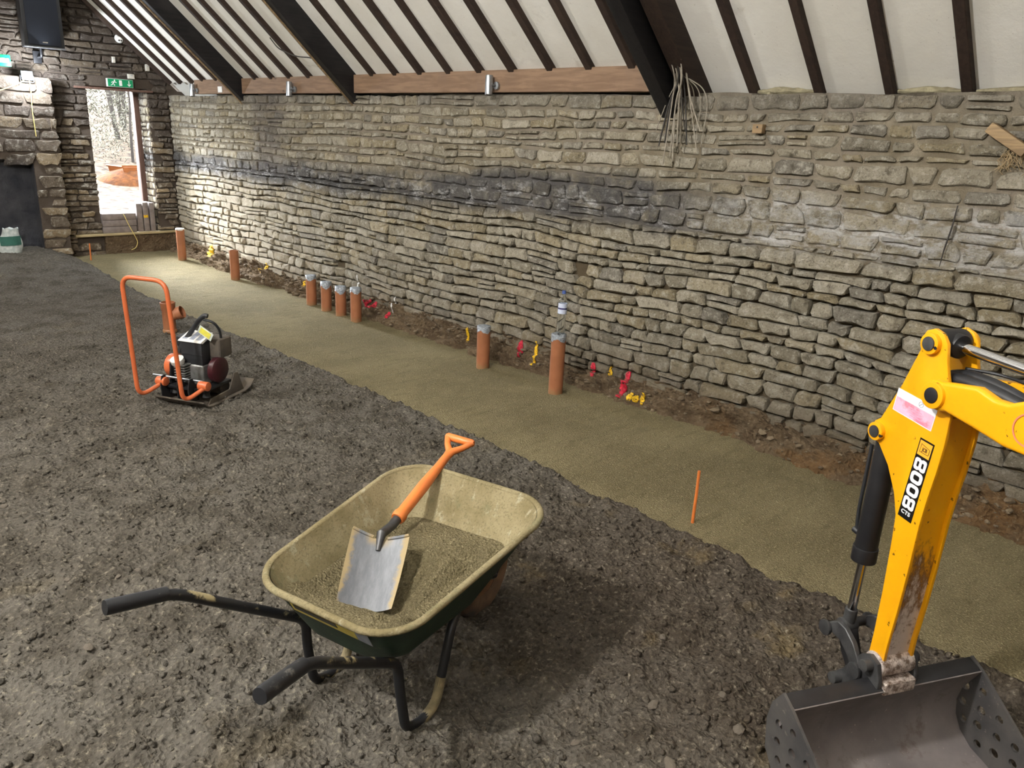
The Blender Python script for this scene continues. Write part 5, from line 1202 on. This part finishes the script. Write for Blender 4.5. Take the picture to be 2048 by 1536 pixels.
# speaker on its bracket
spk = empty('loudspeaker', (3.08, G-0.03, 2.62)); Rz = Matrix.Rotation(0.0, 3, 'Z')
m = MB(); m.prism([(-0.215, -0.40), (0.215, -0.40), (0.165, -0.06), (-0.165, -0.06)], lambda a, b, d: (a, b, d), 0.0, 0.74); cabn = m.build('cabinet', K['blackp'], spk, 0.01)
MB().box((0, -0.405, 0.37), (0.35, 0.016, 0.70)).build('grille', K['cloth'], spk, 0.006); MB().box((0, -0.415, 0.05), (0.055, 0.004, 0.012)).build('badge', K['dirtywhite'], spk)
MB().box((0, -0.40, -0.006), (0.44, 0.05, 0.014)).build('bottom_trim', K['zinc'], spk, 0.002)
MB().tube([(0, -0.05, -0.10), (0, -0.2, -0.10), (0, -0.2, 0.01)], 0.014, 12, fil=0.03).build('mounting_arm', K['black'], spk); MB().box((0, -0.012, -0.10), (0.09, 0.03, 0.14)).build('mounting_plate', K['black'], spk, 0.004)
tag(spk, 'big black loudspeaker bracketed high on the gable wall', 'loudspeaker')
# dome camera
cc = empty('security_camera', (4.075, G-0.03, 2.845)); MB().lathe([(0.0, 0), (0.055, 0), (0.056, 0.03), (0.045, 0.045), (0, 0.045)], (0, 0, 0), (-0.1, -1, -0.15), 26).build('camera_base', K['white'], cc)
bl2 = MB().lathe([(0.001, 0.085)] + [(0.042*math.sin(a), 0.045+0.042*math.cos(a)) for a in np.linspace(0.15, PI-0.15, 12)], (0, 0, 0), (-0.2, -1, -0.35), 26, 0, False).build('camera_ball', K['white'], cc)
for s in (-1, 1): MB().lathe([(0.0, 0.086), (0.010, 0.088), (0.010, 0.082)], (s*0.013, 0, -0.004), (-0.2, -1, -0.35), 14, 0, False).build('lens', K['blackp'], bl2)
tag(cc, 'white dome security camera under the sloping roof', 'camera')
for x, z, w, h, l, nm in ((3.975, 2.575, 0.035, 0.075, 'small white sensor on the gable above the exit sign', 'wall_sensor'), (4.40, 2.515, 0.045, 0.085, 'narrow white switch box by the roof slope', 'switch_box'), (4.175, 2.385, 0.08, 0.06, 'cream junction box touching the exit sign', 'junction_box')):
    e = MB().box((x, G-0.035, z), (w, 0.045, h)).build(nm, K['dirtywhite'], None, 0.006); MB().box((x, G-0.0585, z+h*0.2), (w*0.3, 0.003, h*0.12)).build('indicator', K['print_grey'], e); tag(e, l, 'wall box')
# work lamp on the chimney shoulder, with its flex
wl = empty('work_lamp', (2.885, CY-0.05, 2.29)); MB().box((0, 0.03, 0), (0.13, 0.05, 0.11)).build('lamp_housing', K['blackp'], wl, 0.01); MB().box((0, 0.001, 0), (0.11, 0.008, 0.09)).build('led_panel', K['led'], wl)
MB().tube([(-0.07, 0.03, 0), (-0.075, 0.03, -0.075), (0.075, 0.03, -0.075), (0.07, 0.03, 0)], 0.006, 8, fil=0.02).build('stand', K['black'], wl)
MB().tube([(0.02, 0.04, -0.05), (0.02, 0.0, -0.12), (0.005, 0.02, -0.38), (0.01, 0.02, -0.70)], 0.005, 8, fil=0.1).build('flex', K['wire_y'], wl); MB().tube([(-0.03, 0.04, -0.05), (-0.08, -0.02, -0.08), (-0.22, -0.02, -0.15), (-0.6, 0.0, -0.3)], 0.006, 8, fil=0.1).build('flex', K['wire_y'], wl)
tag(wl, 'glaring white LED work lamp on the chimney shoulder', 'lamp')
pl_ = lamp('work_lamp_light', (2.885, CY-0.20, 2.29), 110, (0.86, 0.93, 1.0), 0.05)
gb = MB().box((2.66, CY-0.02, 2.44), (0.14, 0.08, 0.13)).build('emergency_light', K['green'], None, 0.01); MB().box((2.66, CY-0.062, 2.44), (0.10, 0.004, 0.05)).build('diffuser', K['white'], gb); tag(gb, 'green emergency light box on the chimney above the work lamp', 'light box')
# sack leaning in the fireplace
sz = float(earth_z(np.array(2.42), np.array(11.15))); m = MB(); rings = []
for k in range(12):
    t = k/11; w = 0.15*(1-0.25*t)*(0.75+0.25*math.sin(PI*min(1, t*1.2+0.1))); rings.append([(2.40+w*math.cos(a)+0.04*t, 11.12+0.09*(1-0.5*t)*math.sin(a), sz-0.01+0.30*t+0.01*math.sin(5*a)) for a in np.linspace(0, 2*PI, 20, endpoint=False)])
m.loft(rings, 0, True, True); so = m.build('sack', K['sack'], None)
MB().add([(2.40+0.142*math.cos(a), 11.12-0.087*abs(math.sin(a))-0.004, sz+z) for z in (0.09, 0.20) for a in np.linspace(0.5, 2.4, 8)], [(i, i+1, 8+i+1, 8+i) for i in range(7)]).build('printed_panel', K['sackg'], so); tag(so, 'pale woven sack with a green print at the fireplace', 'sack')

# ------------------------------------------------------------------ loose stones and gravel on the earth
r_ = random.Random(101); protos = []
for k in range(5):
    bm = bmesh.new(); bmesh.ops.create_icosphere(bm, subdivisions=2, radius=1.0); rr_ = random.Random(k)
    ax = [Vector((rr_.uniform(-1, 1), rr_.uniform(-1, 1), rr_.uniform(-1, 1))).normalized() for _ in range(7)]
    for v in bm.verts:
        for a in ax:
            d_ = v.co.dot(a)
            if d_ > 0.68: v.co -= a*(d_-0.68)
        v.co.z *= 0.6; v.co *= rr_.uniform(0.95, 1.05)
    me = bpy.data.meshes.new('loose_stone'); bm.to_mesh(me); bm.free(); me.materials.append(K['rock']); protos.append(me)
spots = [(1.75, 0.95, .022), (1.95, 1.15, .020), (2.15, 1.0, .018), (1.62, 1.22, .016), (2.05, .88, .02), (1.5, .9, .018), (2.3, 1.35, .015)]
while len(spots) < 60:
    x, y = r_.uniform(-0.6, 3.0), r_.uniform(0.75, 6.0)
    if y > 1.02*x-0.2 - 0.6 and not (0.4 < x < 2.1 and 1.2 < y < 2.3): spots.append((x, y, r_.uniform(0.009, 0.026)))
for i, (x, y, s) in enumerate(spots):
    o = bpy.data.objects.new('loose_stone', protos[i % 5]); col.objects.link(o); o.scale = (s*r_.uniform(0.9, 1.5), s, s*r_.uniform(0.7, 1.1)); o.rotation_euler = (r_.uniform(-.2, .2), r_.uniform(-.2, .2), r_.uniform(0, 6))
    o.location = (x, y, float(earth_z(np.array(x), np.array(y)))+s*0.22); tag(o, 'loose stone lying on the dark earth floor', 'stone', 'loose stones on the earth floor')
def gravel():
    N = 26000; g = np.random.default_rng(4)
    x = g.uniform(-0.9, 3.12, N); y = 0.5+6.5*g.uniform(0, 1, N)**1.5; s = 0.0025+0.013*g.uniform(0, 1, N)**4
    keep = (x < edge_x(y)-0.0); x, y, s = x[keep], y[keep], s[keep]; z = earth_z(x, y)
    bm = bmesh.new(); bmesh.ops.create_icosphere(bm, subdivisions=1, radius=1.0); V0 = np.array([v.co[:] for v in bm.verts]); F0 = np.array([[v.index for v in f.verts] for f in bm.faces]); bm.free()
    n = len(x); a = g.uniform(0, 6.28, n); sc = g.uniform(0.7, 1.4, (n, 3))*s[:, None]; sc[:, 2] *= 0.75
    jit = V0[None]*g.uniform(0.75, 1.2, (n, len(V0), 1)); P = jit*sc[:, None, :]
    X = P[..., 0]*np.cos(a)[:, None]-P[..., 1]*np.sin(a)[:, None]+x[:, None]; Y = P[..., 0]*np.sin(a)[:, None]+P[..., 1]*np.cos(a)[:, None]+y[:, None]; Z = P[..., 2]+(z+0.2*s)[:, None]
    co = np.stack([X, Y, Z], -1).reshape(-1, 3); F = (F0[None]+(np.arange(n)*len(V0))[:, None, None]).reshape(-1, 3)
    me = bpy.data.meshes.new('gravel'); me.vertices.add(len(co)); me.vertices.foreach_set('co', co.ravel()); me.loops.add(F.size); me.loops.foreach_set('vertex_index', F.ravel())
    me.polygons.add(len(F)); me.polygons.foreach_set('loop_start', np.arange(len(F))*3); me.update(calc_edges=True); me.materials.append(K['earth'])
    o = bpy.data.objects.new('gravel', me); col.objects.link(o); tag(o, 'fine loose gravel and clods strewn over the earth floor', 'gravel', None, 'stuff')
gravel()
